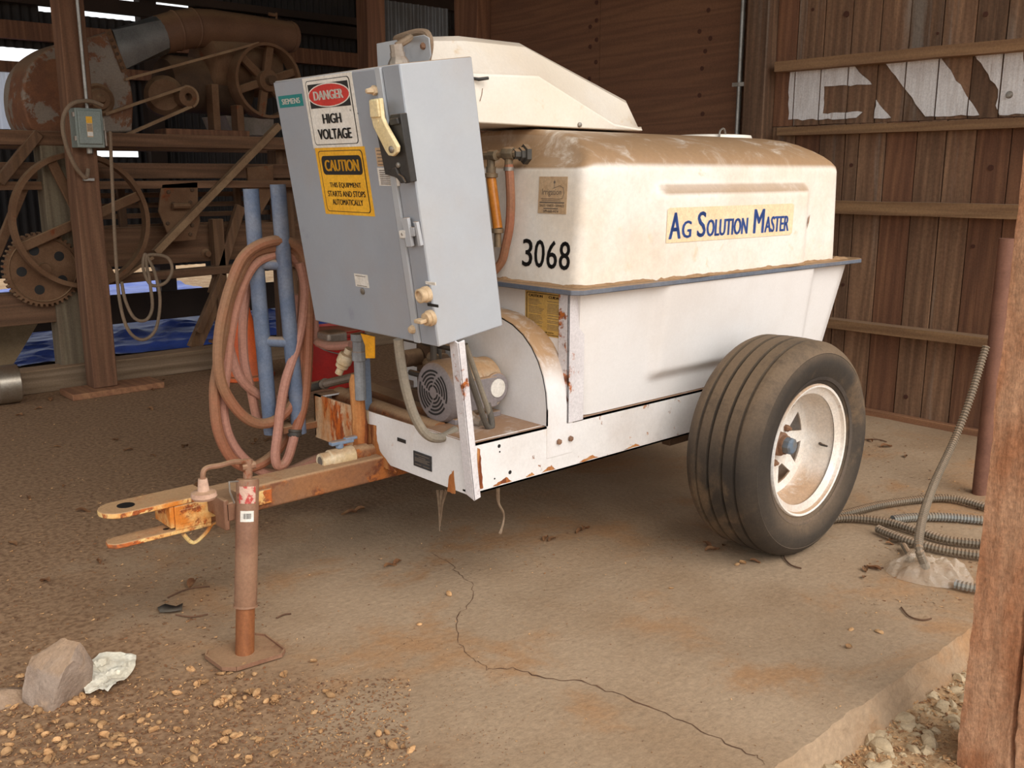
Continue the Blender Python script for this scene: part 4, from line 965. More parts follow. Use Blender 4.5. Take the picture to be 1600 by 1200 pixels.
# grey flexible conduits from the box to the motor
def run(px, Yz, r, m, name, n=6): return P(MB().tube(catmull([at(x, y, y=Y) for (x, y), Y in zip(px, Yz)], n), r, 10), name, m)
run([(622, 530), (627, 570), (636, 615), (650, 655), (668, 680), (690, 684), (712, 672)], [2.27, 2.27, 2.26, 2.25, 2.24, 2.24, 2.25], .0145, 'flex_grey', 'flex_conduit')
run([(719, 540), (733, 585), (748, 630), (760, 664), (768, 668), (768, 655), (762, 630)], [2.20, 2.20, 2.20, 2.20, 2.20, 2.21, 2.23], .0095, 'flex_dark', 'motor_cable')
run([(727, 538), (742, 580), (754, 615), (764, 645), (767, 662), (757, 664), (742, 655)], [2.22, 2.22, 2.22, 2.22, 2.22, 2.24, 2.27], .0085, 'flex_grey', 'motor_cable')
P(MB().cyl(at(738, 655, y=2.27), at(752, 660, y=2.24), .016, 10).cyl(at(731, 648, y=2.28), at(738, 655, y=2.27), .020, 8), 'conduit_elbow', 'galv_dusty')
# pump cluster
pc = at(640, 560, x=2.02)
b = MB().cyl((1.98, 2.62, .56), (1.98, 2.62, .80), .05, 16).cyl((1.93, 2.62, .72), (1.86, 2.62, .72), .03, 12).box((1.93, 2.56, .557), (2.03, 2.68, .60)).cyl((1.98, 2.55, .70), (1.98, 2.70, .70), .035, 12)
P(b, 'pump', 'iron_dark', bevel=.003)
for k_, (y0, z0, y1, z1) in enumerate(((2.50, .60, 2.50, .86), (2.44, .66, 2.66, .66), (2.42, .77, 2.74, .77), (2.55, .58, 2.55, .84))):
    P(MB().tube([(1.90+.02*k_, y0, z0), (1.90+.02*k_, y1, z1)], .011, 8), 'pump_pipe', 'black_fit')
for k_ in range(4):
    c = V(1.90+.02*k_, 2.48+.05*k_, .70+.03*(k_ % 2)); P(MB().lathe([(.017, -.015), (.020, -.008), (.020, .008), (.017, .015)], c, (0, 1, .3), 8), 'pipe_fitting', 'brass_dusty')
# hanging yellow valve lever, grey tee and white check valve below the box
vy = at(586, 545, x=1.68)
gt = at(561, 545, x=1.70)
P(MB().lathe([(.020, -.03), (.024, -.028), (.024, .0), (.021, .004), (.021, .035), (.026, .038), (.026, .06)], gt+V(0, 0, -.01), (0, 0, 1), 10).cyl(gt+V(0, 0, -.17), gt+V(0, 0, -.04), .0185, 12), 'grey_valve', 'pvc_grey', ang=28)
lp = [at(x, y, x=1.66) for x, y in ((563, 521), (584, 526), (584, 560), (571, 560), (570, 540))]; n = len(lp)
P(MB().add(lp+[q+V(.006, 0, 0) for q in lp], [tuple(range(n)), tuple(range(2*n-1, n-1, -1))]+[(i, (i+1) % n, n+(i+1) % n, n+i) for i in range(n)]), 'valve_lever', 'yellow_handle', bevel=.0015)
a0, a1 = at(546, 545, x=1.72), at(529, 584, x=1.70); d_ = (a1-a0)
P(MB().lathe([(.014, 0), (.014, .018), (.024, .022), (.026, .03), (.026, .055), (.022, .06), (.022, .072), (.013, .078), (.013, .10), (0, .10)], a0, d_, 14), 'check_valve', 'pvc', ang=28)
a0, a1 = at(485, 605, x=1.95), at(540, 592, x=1.95); d_ = a1-a0
P(MB().cyl(a0, a0.lerp(a1, .35), .019, 12), 'hose_end', 'black_fit'); P(MB().cyl(a0.lerp(a1, .35), a1+d_*.5, .017, 10).lathe([(.022, 0), (.022, .014)], a0.lerp(a1, .4), d_, 12), 'pipe_nipple', 'galv_dusty')
cl = at(512, 522, x=1.78); P(MB().box(cl-V(.03, .055, .03), cl+V(.05, .03, .012)), 'junction_box', 'galv_dusty', bevel=.01)
# ball valve on the tongue
a0, a1 = at(500, 721, y=2.63), at(566, 707, y=2.63); d_ = a1-a0; Lg = d_.length
bv = P(MB().lathe([(.014, .002), (.0155, -.0), (.024, .0), (.026, .006), (.026, .03), (.031, .034), (.0315, .07), (.033, .075), (.033, .12), (.0, .12)], a0, d_, 20), 'ball_valve', 'pvc', ang=28)
P(MB().lathe([(.0155, .001), (.0, .012)], a0-d_.normalized()*.001, d_, 16), 'bore', 'print_grey', bv)
P(MB().cyl(a0+d_.normalized()*.12, a1+d_*.10, .029, 14).cyl(a1+d_*.1, a1+d_*.7, .023, 12).lathe([(.031, 0), (.031, .012)], a0+d_.normalized()*.124, d_, 8), 'pipe_nipple', 'tongue_rust', bv)
h0 = a0+d_.normalized()*.075+V(0, 0, .03); dn = d_.normalized()
P(MB().cyl(h0, h0+V(0, 0, .022), .013, 10).obox(h0+V(0, 0, .014)-dn*.035-V(0, .012, 0), dn*.085, V(0, .024, 0), V(0, 0, .014)).obox(h0+V(0, 0, .022)+dn*.02-V(0, .010, 0), dn*.045, V(0, .02, 0), V(0, 0, .012)), 'valve_handle', 'blue_grey', bv, bevel=.004)
# --- fittings on the hood front: bulkhead, tees, sight tube and drain hose
fz = 1.395
def hp(px, py, off): return at(px, py, x=front_x(1.39)-off)
bh = hp(823, 241, 0); c1 = hp(795, 240, .045); c2 = hp(767, 243, .065)
fit = P(MB().lathe([(.032, 0), (.032, .016), (.022, .017), (.022, .03), (.016, .031), (.016, .05), (0, .05)], bh+V(.004, 0, 0), (-1, .25, 0), 6), 'bulkhead_fitting', 'black_fit', ang=25)
P(MB().cyl(bh+V(-.04, .008, 0), c1, .012, 10).lathe([(.019, -.02), (.021, -.016), (.021, .016), (.019, .02)], c1, (-.25, 1, 0), 8).cyl(c1, c1+V(0, 0, -.04), .0135, 10).cyl(c1, c2, .011, 10).lathe([(.017, -.016), (.018, .016)], c2+V(0, -.012, 0), (0, 1, 0), 8).cyl(c2, c2+V(0, 0, -.035), .013, 8).cyl(c2, c2+V(-.005, .06, 0), .013, 8), 'pipe_tee', 'brass_dusty', fit, ang=28)
b0 = c2+V(0, 0, -.035); P(MB().lathe([(.0165, 0), (.0165, -.02), (.023, -.022), (.023, -.034), (.017, -.036)], b0, (0, 0, 1), 14), 'sight_cap', 'brass_dusty', fit)
b1 = at(779, 357, x=b0.x); P(MB().cyl(b0+V(0, 0, -.034), V(b0.x, b1.y+.004, b1.z), .0165, 14), 'sight_tube', 'sight_amber', fit)
P(MB().lathe([(.020, 0), (.020, -.014), (.012, -.016), (.012, -.06)], V(b0.x, b1.y+.004, b1.z), (0, 0, 1), 12), 'sight_cap', 'brass_dusty', fit)
hs = [c1+V(0, 0, -.035)] + [at(x, y, x=c1.x+dx) for x, y, dx in ((797, 285, 0), (798, 320, .0), (796, 355, 0), (790, 385, .0), (784, 408, 0), (770, 425, -.01), (755, 432, -.02))]
P(MB().tube(catmull(hs, 6), .0145, 10), 'drain_hose', 'hose_red', fit)
P(MB().lathe([(.017, 0), (.017, -.012)], c1+V(0, 0, -.042), (0, 0, 1), 12), 'hose_clamp', 'zinc', fit)
# dirt-caught webs under the chassis
P(MB().tube(catmull([at(778, 762, y=2.14), at(779, 785, y=2.15), at(787, 802, y=2.15), at(786, 818, y=2.15), at(781, 834, y=2.15)], 5), [.006]*5+[.004]*5+[.003]*5+[.0035]*3+[.005]*3, 6), 'hanging_root', 'cobweb')
for i, (x0, x1) in enumerate(((684, 687), (690, 688), (698, 689), (693, 687))): P(MB().tube([at(x0, 765, x=1.79), at(lerp(x0, x1, .7), 795-4*i, x=1.79), at(x1, 830-8*i, x=1.79)], [.005, .003, .0012], 5), 'cobweb', 'cobweb')
# --- blue hose rack on the far front corner of the chassis
RY = 3.06
rk = P(MB().tube([at(392, 295, y=RY), at(405, 470, y=RY), V(at(422, 640, y=RY).x, RY, .42)], .0265, 16), 'hose_rack', 'rack_blue')
t2 = at(434, 288, y=RY-.06); P(MB().tube([t2, at(446, 440, y=RY-.06), V(at(466, 640, y=RY-.06).x, RY-.06, .42)], .0265, 16), 'rack_rail', 'rack_blue', rk)
for py, l, r_ in ((412, 402, 442), (533, 410, 452), (470, 404, 446)):
    if py == 470: continue
    P(MB().tube([at(l, py, y=RY), at(r_, py+2, y=RY-.06)], .019, 12), 'rung', 'rack_blue', rk)
P(MB().box((1.60, 2.985, .43), (1.78, 3.085, .455)), 'rack_bracket', 'tongue_rust', rk, bevel=.003)
# ------------------------------------------------------------------ hose hung on the rack
def hz3(pts, Y0, Y1):
    return [at(300+x/3, 360+y/3, y=lerp(Y0, Y1, i/(len(pts)-1))) for i, (x, y) in enumerate(pts)]
HR = .0185
loopA = [(480, 955), (505, 880), (528, 780), (540, 640), (546, 480), (545, 300), (530, 150), (495, 80), (430, 48), (330, 62), (240, 125), (180, 260), (138, 420), (122, 560), (130, 680), (165, 775), (235, 865), (310, 905), (385, 893), (445, 845), (492, 770), (510, 680), (508, 540), (520, 380), (522, 240), (505, 150), (470, 90), (410, 78), (320, 90), (262, 130), (215, 220)]
loopB = [(175, 330), (150, 460), (120, 640), (105, 760), (120, 930), (175, 1055), (245, 1108), (320, 1095), (400, 1030), (460, 930), (505, 800), (545, 640), (575, 520), (570, 420), (548, 300), (515, 190), (470, 128), (400, 112), (310, 145), (252, 225), (210, 345), (180, 490), (166, 620), (150, 760), (150, 870), (175, 970), (225, 1050), (300, 1115), (370, 1140), (450, 1130), (540, 1090), (610, 1060)]
loopC = [(590, 525), (640, 540), (700, 540), (750, 535)]
hpts = hz3(loopA, 2.985, 3.02)+hz3(loopB[:12], 3.03, 3.07)
hpk = hz3(loopB[12:], 3.0, 3.09)
hose = thing('water_hose', 'dusty red rubber hose coiled in long loops over the blue rack', 'hose', (hpts[0].x, 3.05, .3))
hose.location.z = .25; ROOT[hose.name] = V(hose.location.x, hose.location.y, .25)
MB().tube(catmull(hpts, 5), HR, 10).build('hose_length', 'hose_red', hose)
MB().tube(catmull(hpk, 5), HR*.92, 10).build('hose_length', 'hose_pink', hose)
MB().tube(catmull(hz3([(360, 130), (300, 180), (265, 250), (248, 340), (238, 480), (246, 620), (275, 740), (300, 860), (322, 890)], 3.13, 3.13), 6), HR*.9, 10).build('hose_length', 'hose_pink', hose)
MB().tube(catmull(hz3([(165, 500), (190, 600), (225, 690), (290, 755), (370, 790), (425, 780), (480, 720), (508, 600), (505, 420), (495, 300)], 3.12, 3.10), 6), HR*.9, 10).build('hose_length', 'hose_pink', hose)
MB().tube(catmull(hz3([(505, 150), (528, 260), (522, 380), (508, 470), (480, 580), (440, 700), (415, 830), (400, 960), (390, 1050), (400, 1100), (430, 1095), (452, 1060), (470, 1000), (480, 960)], 2.992, 2.978), 6), HR*.92, 10).build('hose_length', 'hose_pink', hose)
MB().tube(catmull([at(300+x/3, 360+y/3, y=Y) for (x, y), Y in zip(loopC, (2.98, 2.9, 2.82, 2.74))], 6), .016, 10).build('hose_length', 'hose_pink', hose)
cl = hz3([(482, 930), (478, 985)], 2.985, 2.985); MB().lathe([(.024, 0), (.026, .006), (.024, .012), (.026, .018), (.024, .026), (.019, .028), (.019, (cl[1]-cl[0]).length)], cl[0], cl[1]-cl[0], 12).build('coupling', 'black_fit', hose)
# ------------------------------------------------------------------ old belt-driven cleaning mill on the far left
MC = thing('belt_driven_mill', 'old rusty belt-driven cleaning mill with blower, pulleys and timber frame', 'machine', (2.6, 6.6, 0))
def Q(mb, name, mats, parent=MC, **k): return mb.build(name, mats, parent, **k)
# timber frame
Q(MB().box((.6, 6.29, 0), (4.6, 6.45, .145)), 'sill_beam', 'wood_base', bevel=.006)
Q(MB().box((1.885, 6.36, .0), (2.06, 6.50, 1.50)), 'upright', 'wood_greyed', bevel=.006)
Q(MB().box((3.55, 6.52, .1), (3.68, 6.66, 1.50)), 'upright', 'wood_frame', bevel=.006)
Q(MB().box((3.02, 6.50, .14), (3.10, 6.58, 1.02)), 'upright', 'wood_frame', bevel=.004)
Q(MB().box((.6, 6.36, 1.50), (4.4, 6.52, 1.585)), 'top_beam', 'wood_frame_x', bevel=.005)
Q(MB().box((.6, 7.45, 1.50), (4.4, 7.6, 1.585)), 'top_beam', 'wood_frame_x', bevel=.005)
Q(MB().box((.8, 6.46, 1.30), (4.4, 6.56, 1.40)), 'rail', 'wood_frame_x', bevel=.004)
Q(MB().box((.8, 6.40, 1.235), (4.4, 6.50, 1.285)), 'rail', 'wood_frame_x', bevel=.004)
Q(MB().beam((1.9, 6.50, .64), (4.6, 6.50, .70), .10, .055), 'rail', 'wood_frame_x', bevel=.004)
Q(MB().box((.6, 6.38, .42), (1.89, 6.48, .62)), 'rail', 'wood_frame_x', bevel=.004)
Q(MB().box((2.1, 6.60, .72), (4.5, 6.66, .98)), 'side_board', 'wood_frame_x', bevel=.004)
Q(MB().box((.5, 7.5, .2), (4.8, 7.56, .42)), 'back_board', 'beam_dark', bevel=.004)
def brace(a, b_, Y, wd, m='wood_frame', name='brace', d=.05):
    A_, B_ = at(*a, y=Y), at(*b_, y=Y); dd = (B_-A_).normalized(); n_ = dd.cross(V(0, 1, 0)).normalized()
    return Q(MB().obox(A_-n_*wd/2, B_-A_, n_*wd, V(0, d, 0)), name, m, bevel=.004)
brace((0, 285), (62, 208), 6.34, .06, 'wood_frame'); brace((-5, 400), (40, 290), 6.45, .05, 'iron_dusty')
brace((335, 460), (378, 322), 6.5, .07); brace((305, 545), (345, 455), 6.52, .095); brace((312, 520), (350, 430), 6.42, .05)
Q(MB().box((2.95, 6.42, .145), (3.2, 6.55, .165)), 'plank', 'wood_trim', bevel=.003)
# screen slats between the rails
for i, z in enumerate((1.17, 1.10, 1.03, .955, .88, .80)): Q(MB().box((2.2, 6.74-.012*(i % 2), z), (4.3, 6.77, z+.034)), 'slat', 'wood_frame_x', bevel=.003)
for x in (2.45, 2.95, 3.3, 3.75): Q(MB().box((x, 6.70, .78), (x+.05, 6.74, 1.24)), 'slat_bar', 'wood_frame', bevel=.003)
# cast bracket plate
pts = [at(x, y, y=6.40) for x, y in ((253, 288), (309, 284), (310, 325), (313, 345), (306, 375), (268, 378), (248, 330))]; n = len(pts)
br = Q(MB().add(pts+[q+V(0, .02, 0) for q in pts], [tuple(range(n)), tuple(range(2*n-1, n-1, -1))]+[(i, (i+1) % n, n+(i+1) % n, n+i) for i in range(n)]), 'bracket_plate', 'iron_dusty', bevel=.003)
for px, py in ((263, 300), (300, 297), (270, 318), (297, 316), (262, 349), (300, 352), (270, 368), (297, 366)): Q(MB().lathe([(.0, -.014), (.013, -.01), (.015, 0)], at(px, py, y=6.40), (0, 1, 0), 6), 'bolt', 'iron_dark', br)
Q(MB().cyl(at(270, 322, y=6.36), at(296, 322, y=6.36), .02, 8), 'shaft_clamp', 'iron_dusty', br)
pts = [at(x, y, y=6.44) for x, y in ((386, 262), (427, 258), (428, 300), (402, 345), (392, 330))]; n = len(pts)
Q(MB().add(pts+[q+V(0, .02, 0) for q in pts], [tuple(range(n)), tuple(range(2*n-1, n-1, -1))]+[(i, (i+1) % n, n+(i+1) % n, n+i) for i in range(n)]), 'gusset_plate', 'iron_dusty', bevel=.003)
# spoked pulleys
def pulley(C, r, wd, nsp, a0, hub, sw, name, m='iron_dusty', rt=.018, lean=(0, 1, 0)):
    o = Q(MB().lathe([(r, -wd/2), (r*1.006, 0), (r, wd/2), (r-rt, wd/2), (r-rt*.8, 0), (r-rt, -wd/2)], C, lean, 56, closed=True), name, m, ang=50)
    A = Vector(lean).normalized(); u = V(0, 0, 1); w_ = A.cross(u).normalized()
    Q(MB().lathe([(0, -wd*.5), (hub, -wd*.5), (hub, wd*.5), (0, wd*.5)], C, lean, 16), 'hub', m, o)
    Q(MB().cyl(Vector(C)-A*wd*.9, Vector(C)+A*.25, hub*.45, 10), 'shaft', 'iron_dark', o)
    for k in range(nsp):
        a = a0+2*math.pi*k/nsp; d = u*math.cos(a)+w_*math.sin(a)
        Q(MB().beam(Vector(C)+d*hub*.9, Vector(C)+d*(r-rt*.6), sw, wd*.35, up=A), 'spoke', m, o, bevel=.006)
    return o
bw = at(128, 345, y=6.26); pulley(bw, .412, .07, 4, math.radians(68), .06, .06, 'flywheel', rt=.028)
up_ = at(414, 127, y=6.46); pulley(up_, .255, .13, 6, .2, .075, .055, 'pulley', rt=.02)
# toothed gear with round holes
g = at(66, 421, y=6.34); b = MB(); nt_ = 44; pts = []
for k_ in range(nt_):
    for j, r in ((-.3, .212), (-.18, .228), (.18, .228), (.3, .212)): a = 2*math.pi*(k_+j)/nt_; pts.append((g.x+r*math.cos(a), g.z+r*math.sin(a)))
ge = Q(b.prism(pts, 'y', g.y-.025, g.y+.025), 'gear', 'iron_dusty', ang=25)
for k_ in range(5):
    a = math.radians(90+72*k_+20); c = V(g.x+.125*math.cos(a), g.y-.0258, g.z+.125*math.sin(a)); Q(MB().lathe([(.030, 0), (.030, .0006), (0, .0006)], c, (0, 1, 0), 16), 'gear_hole', 'sign_black', ge)
Q(MB().lathe([(.19, -.026), (.195, -.034), (.20, -.026)], g, (0, 1, 0), 40, cap=False).lathe([(0, -.05), (.04, -.05), (.045, -.024)], g, (0, 1, 0), 16), 'gear_ring', 'iron_dusty', ge)
# blower housing and duct
sc_ = [(207, 206), (122, 209), (60, 207), (42, 185), (36, 150), (40, 118), (56, 92), (80, 74), (105, 64), (150, 56), (172, 48), (195, 108), (204, 128), (209, 160)]
sc_ = sc_[:1] + [(q.x, q.y) for q in catmull([V(x, y, 0) for x, y in sc_[1:11]], 4)] + [(q.x, q.y) for q in catmull([V(x, y, 0) for x, y in sc_[11:]], 3)]
pts = [(lambda p: (p.x, p.z))(at(x, y, y=6.44)) for x, y in sc_]
hs_ = Q(MB().prism(pts, 'y', 6.44, 6.86), 'blower_housing', 'housing_mix', bevel=.012)
Q(MB().beam(at(168, 46, y=6.43), at(194, 112, y=6.43), .03, .03, up=(0, 1, 0)), 'flange_strip', 'iron_dusty', hs_)
for k_ in range(6): Q(MB().lathe([(0, -.014), (.012, -.01), (.013, 0)], at(lerp(170, 191, k_/5), lerp(52, 106, k_/5), y=6.42), (0, 1, 0), 6), 'bolt', 'iron_dark', hs_)
bc = at(152, 156, y=6.44); Q(MB().lathe([(.10, 0), (.10, .02), (.085, .03), (.07, .02), (.06, .06), (.03, .065), (.02, .09), (0, .09)], bc, (0, -1, 0), 24), 'bearing', 'iron_dusty', hs_)
# transition piece: square to round, then the round duct
t0 = [at(x, y, y=Y) for x, y, Y in ((176, 47, 6.45), (196, 108, 6.45))]; t1 = [p+V(0, .38, 0) for p in t0]
dc0 = at(250, 55, y=6.64); dirx = (at(300, 44, y=6.64)-dc0).normalized(); ring = []
for k_ in range(16):
    a = 2*math.pi*k_/16; side = V(0, 1, 0); up2 = side.cross(dirx).normalized()*-1; ring.append(dc0 + side*.125*math.cos(a) + up2*.125*math.sin(a))
sq = []
for k_ in range(16):
    a = 2*math.pi*k_/16; cx, cy = math.cos(a), math.sin(a); m_ = max(abs(cx), abs(cy)); u = (cx/m_+1)/2; v_ = (cy/m_+1)/2
    sq.append((t0[1]*(1-v_)+t0[0]*v_)*(1-u) + (t1[1]*(1-v_)+t1[0]*v_)*u)
Q(MB().add(sq+ring, [(k_, (k_+1) % 16, 16+(k_+1) % 16, 16+k_) for k_ in range(16)]), 'transition_duct', 'galv', ang=20)
dp = [dc0, at(275, 48, y=6.64), at(300, 44, y=6.64), at(330, 44, y=6.66), at(400, 51, y=6.72), at(455, 58, y=6.78)]
du = Q(MB().tube(dp, [.125, .128, .128, .125, .115, .108], 24), 'round_duct', 'duct_rust', ang=25)
dd = (dp[-1]-dp[-2]).normalized(); Q(MB().lathe([(.112, -.03), (.115, -.015), (.112, 0)], dp[-1], dd, 24), 'duct_collar', 'duct_rust', du)
for i in (1, 2): Q(MB().lathe([(.130, -.008), (.134, 0), (.130, .008)], dp[i], (dp[i+1]-dp[i]), 24), 'duct_seam', 'duct_rust', du)
Q(MB().cyl(at(420, 22, y=6.7), at(432, 24, y=6.7), .012, 8).cyl(at(432, 20, y=6.7), at(432, 30, y=6.7), .008, 6), 'damper_pin', 'iron_dusty', du)
# drums behind the pulleys
a0, a1 = at(255, 130, y=6.72), at(400, 128, y=6.9)
Q(MB().lathe([(.0, 0), (.16, 0), (.19, .03), (.19, .60), (0, .60)], a0, (1, .12, 0), 28), 'drum', 'iron_dark')
dr = at(375, 105, y=6.7); Q(MB().lathe([(.0, 0), (.17, 0), (.20, .02), (.20, .55), (.0, .55)], dr+V(-.30, 0, 0), (1, .1, 0), 28), 'drum', 'iron_dusty')
mo2 = at(245, 148, y=6.66); Q(MB().lathe([(.0, -.16), (.10, -.16), (.13, -.12), (.13, .14), (.0, .16)], mo2+V(.05, 0, -.01), (.4, 1, 0), 24), 'drive_motor', 'iron_dusty')
sp_ = at(290, 152, y=6.44); Q(MB().lathe([(.0, .01), (.022, .01), (.025, -.05), (.045, -.05), (.062, -.04), (.062, .05), (.03, .055), (.03, .2)], sp_, (0, 1, 0), 24), 'small_pulley', 'iron_dusty')
for px in (335, 372): Q(MB().box((at(px, 180, y=6.5).x-.025, 6.46, 1.585), (at(px, 180, y=6.5).x+.025, 6.56, 1.93 if px == 335 else 1.80)), 'stand', 'iron_dusty', bevel=.004)
Q(MB().box((2.70, 6.42, 1.585), (3.3, 6.62, 1.625)), 'motor_board', 'wood_red', bevel=.004)
hop = [at(x, y, y=6.75) for x, y in ((352, 180), (428, 186), (428, 212), (366, 212))]; n = 4
Q(MB().add(hop+[q+V(0, .4, 0) for q in hop], [tuple(range(n)), tuple(range(2*n-1, n-1, -1))]+[(i, (i+1) % n, n+(i+1) % n, n+i) for i in range(n)]), 'hopper', 'galv_dusty', bevel=.005)
# belts
def belt(pa, pb_, Y, wd, name='belt', th=.007, Y2=None):
    A_, B_ = at(*pa, y=Y), at(*pb_, y=Y2 or Y); d_ = (B_-A_); n_ = d_.normalized().cross(V(0, 1, 0)).normalized()
    return Q(MB().obox(A_-n_*th/2, d_, n_*th, V(0, wd, 0)), name, 'belt_tan')
belt((197, 124), (405, 67), 6.40, .05, th=.016); belt((166, 178), (290, 136), 6.40, .03, th=.018)
belt((175, 221), (300, 166), 6.40, .03, th=.02); belt((245, 395), (438, 196), 6.33, .05, th=.045)
belt((183, 440), (240, 402), 6.33, .05, th=.02)
# a curved length of belt round the small pulley
arcp = [sp_+V(.068*math.sin(a), -.04, .068*math.cos(a)) for a in [math.radians(-15+10*k_) for k_ in range(18)]]
Q(MB().tube(arcp, .009, 6), 'belt', 'belt_tan')
b = MB()
Q(MB().lathe([(0, 0), (.03, 0), (.035, .02), (.02, .03), (.02, .06), (0, .06)], at(320, 396, y=6.44), (0, -1, 0), 12), 'bearing_cap', 'iron_dusty')
# dusty board leaning under the mill, tin cylinder and orange cone
pts = [at(x, y, y=6.8) for x, y in ((10, 578), (70, 512), (92, 530), (60, 580))]; n = 4
tag(MB().add([(1.25, 6.75, .0), (1.62, 6.75, .0), (2.0, 6.98, .42), (1.62, 6.98, .42), (1.25, 6.765, -.0), (1.62, 6.765, .0), (2.0, 7.0, .42), (1.62, 7.0, .42)], [(0, 1, 2, 3), (7, 6, 5, 4), (0, 4, 5, 1), (1, 5, 6, 2), (2, 6, 7, 3), (3, 7, 4, 0)]).build('board', 'card', origin=(1.6, 6.85, 0)), 'dusty tan board leaning under the old mill at the left', 'board')
tn = V(1.42, 6.12, .115)
tc_ = thing('tin_cylinder', 'dull silver metal cylinder lying at the left edge by the sill beam', 'cylinder', (1.45, 6.12, 0))
MB().lathe([(.108, 0), (.114, .004), (.114, .30), (.117, .304), (.114, .308), (.114, .42), (.110, .425)], V(1.14, 6.16, .115), (1, -.06, 0), 28).build('shell', 'tin', tc_)
MB().lathe([(.0, .30), (.108, .30)], V(1.14, 6.16, .115), (1, -.06, 0), 28).build('end_disc', 'tin', tc_)
cn = at(381, 585, z=0); cn = V(cn.x, 5.9, 0); cn.x = at(385, 590, z=0).x
co = thing('traffic_cone', 'orange traffic cone on the dirt behind the hose loops', 'cone', cn)
MB().lathe([(.15, .03), (.145, .035), (.03, .62), (.022, .625), (.02, .60)], cn, (0, 0, 1), 24).build('cone_body', 'orange_plastic', co)
MB().prism([(cn.x+.2*math.cos(a), cn.y+.2*math.sin(a)) for a in [2*math.pi*k_/16 for k_ in range(16)]], 'z', 0.0, .03).build('cone_base', 'orange_plastic', co, bevel=.006)
rb = at(525, 600, z=0)
bu = thing('red_bucket', 'red plastic bucket behind the trailer, below the control box', 'bucket', rb)
MB().lathe([(.0, .0), (.15, 0), (.155, .01), (.185, .36), (.19, .365), (.186, .37), (.178, .36), (.148, .02), (0, .02)], rb, (0, 0, 1), 28).build('pail', 'red_plastic', bu)
MB().lathe([(.187, .33), (.196, .335), (.196, .35), (.187, .355)], rb, (0, 0, 1), 28).build('rim', 'red_plastic', bu)
MB().tube(catmull([rb+V(-.19, 0, .33), rb+V(-.15, -.12, .26), rb+V(0, -.2, .22), rb+V(.15, -.12, .26), rb+V(.19, 0, .33)], 5), .004, 6).build('bail', 'zinc', bu)
# small grey switch box on the left post with its conduits and drooping cable
sb = at(138, 200, y=5.99); tl = at(108, 166, y=5.93); br_ = at(163, 231, y=5.93)
x0, x1, z0, z1 = 1.955, 2.112, 1.478, 1.70
db = thing('switch_box', 'small grey safety switch box on the left post, above the spoked flywheel', 'switch box', (2.03, 6.0, 1.47))
MB().box((x0, 5.905, z0), (x1, 6.008, z1)).build('case', 'disc_grey', db, bevel=.006)
MB().box((x0+.012, 5.892, z0+.02), (x1-.014, 5.905, z1-.012)).build('door', 'disc_grey', db, bevel=.006)
O = V(x0+.055, 5.8905, z0+.06); U = V(.034, 0, 0); W = V(0, 0, .115)
b = MB().obox(O, U, W, V(0, .002, 0)); kk = V(0, -.0006, 0)
b.poly([O+kk+U*a+W*c for a, c in ((.0, .68), (1, .68), (1, 1), (0, 1))], 1); b.poly([O+kk+U*a+W*c for a, c in ((.05, .05), (.95, .05), (.95, .25), (.05, .25))], 2)
for i in range(6): b.poly([O+kk*2+U*a+W*c for a, c in ((.12, .32+.055*i), (.88, .32+.055*i), (.88, .345+.055*i), (.12, .345+.055*i))], 3)
b.build('warning_label', ['sticker_tan', 'sign_yellow', 'sign_white', 'print_grey'], db, smooth=False)
MB().box((x1, 5.93, z0+.03), (x1+.018, 5.96, z1-.05)).box((x1+.004, 5.915, z0+.01), (x1+.016, 5.932, z0+.10)).build('lever', 'galv_dusty', db, bevel=.003)
for z in (z0+.04, z1-.05): MB().box((x0-.01, 5.91, z), (x0+.004, 5.93, z+.025)).build('hinge', 'galv_dusty', db)
cx = lambda px, py, Y=5.975: at(px, py, y=Y)
MB().tube([V(2.055, 5.985, z1), V(2.05, 5.985, 4.0)], .0105, 10).build('riser_conduit', 'emt', db)
MB().lathe([(.018, 0), (.018, .03), (.013, .035)], V(2.04, 5.96, z0), (0, 0, -1), 10).build('conduit_nut', 'zinc', db)
MB().tube(catmull([cx(160, 165, 5.95), cx(140, 158, 5.93), cx(115, 161, 5.92), cx(101, 177, 5.92), cx(98, 200, 5.92), cx(104, 228, 5.93), cx(115, 255, 5.95), cx(127, 272, 5.97), cx(135, 277, 5.98), cx(138, 264, 5.99)], 6), .012, 8).build('flex_cable', 'cable_tan', db)
MB().box((2.0, 5.985, 1.29), (2.06, 6.012, 1.305)).build('cable_clamp', 'zinc', db)
cb2 = MB().tube(catmull([cx(172, 205, 5.93), cx(176, 300), cx(181, 400), cx(187, 470), cx(200, 515), cx(222, 531), cx(243, 515), cx(250, 470), cx(243, 430), cx(232, 405), cx(226, 398), cx(224, 420), cx(236, 445), cx(258, 442), cx(269, 422), cx(262, 403), cx(240, 398), cx(228, 404), cx(234, 440), cx(238, 480), cx(228, 500), cx(210, 497), cx(196, 470), cx(190, 440)], 6), .0105, 8)
cb2.build('droop_cable', 'cable_tan', db)
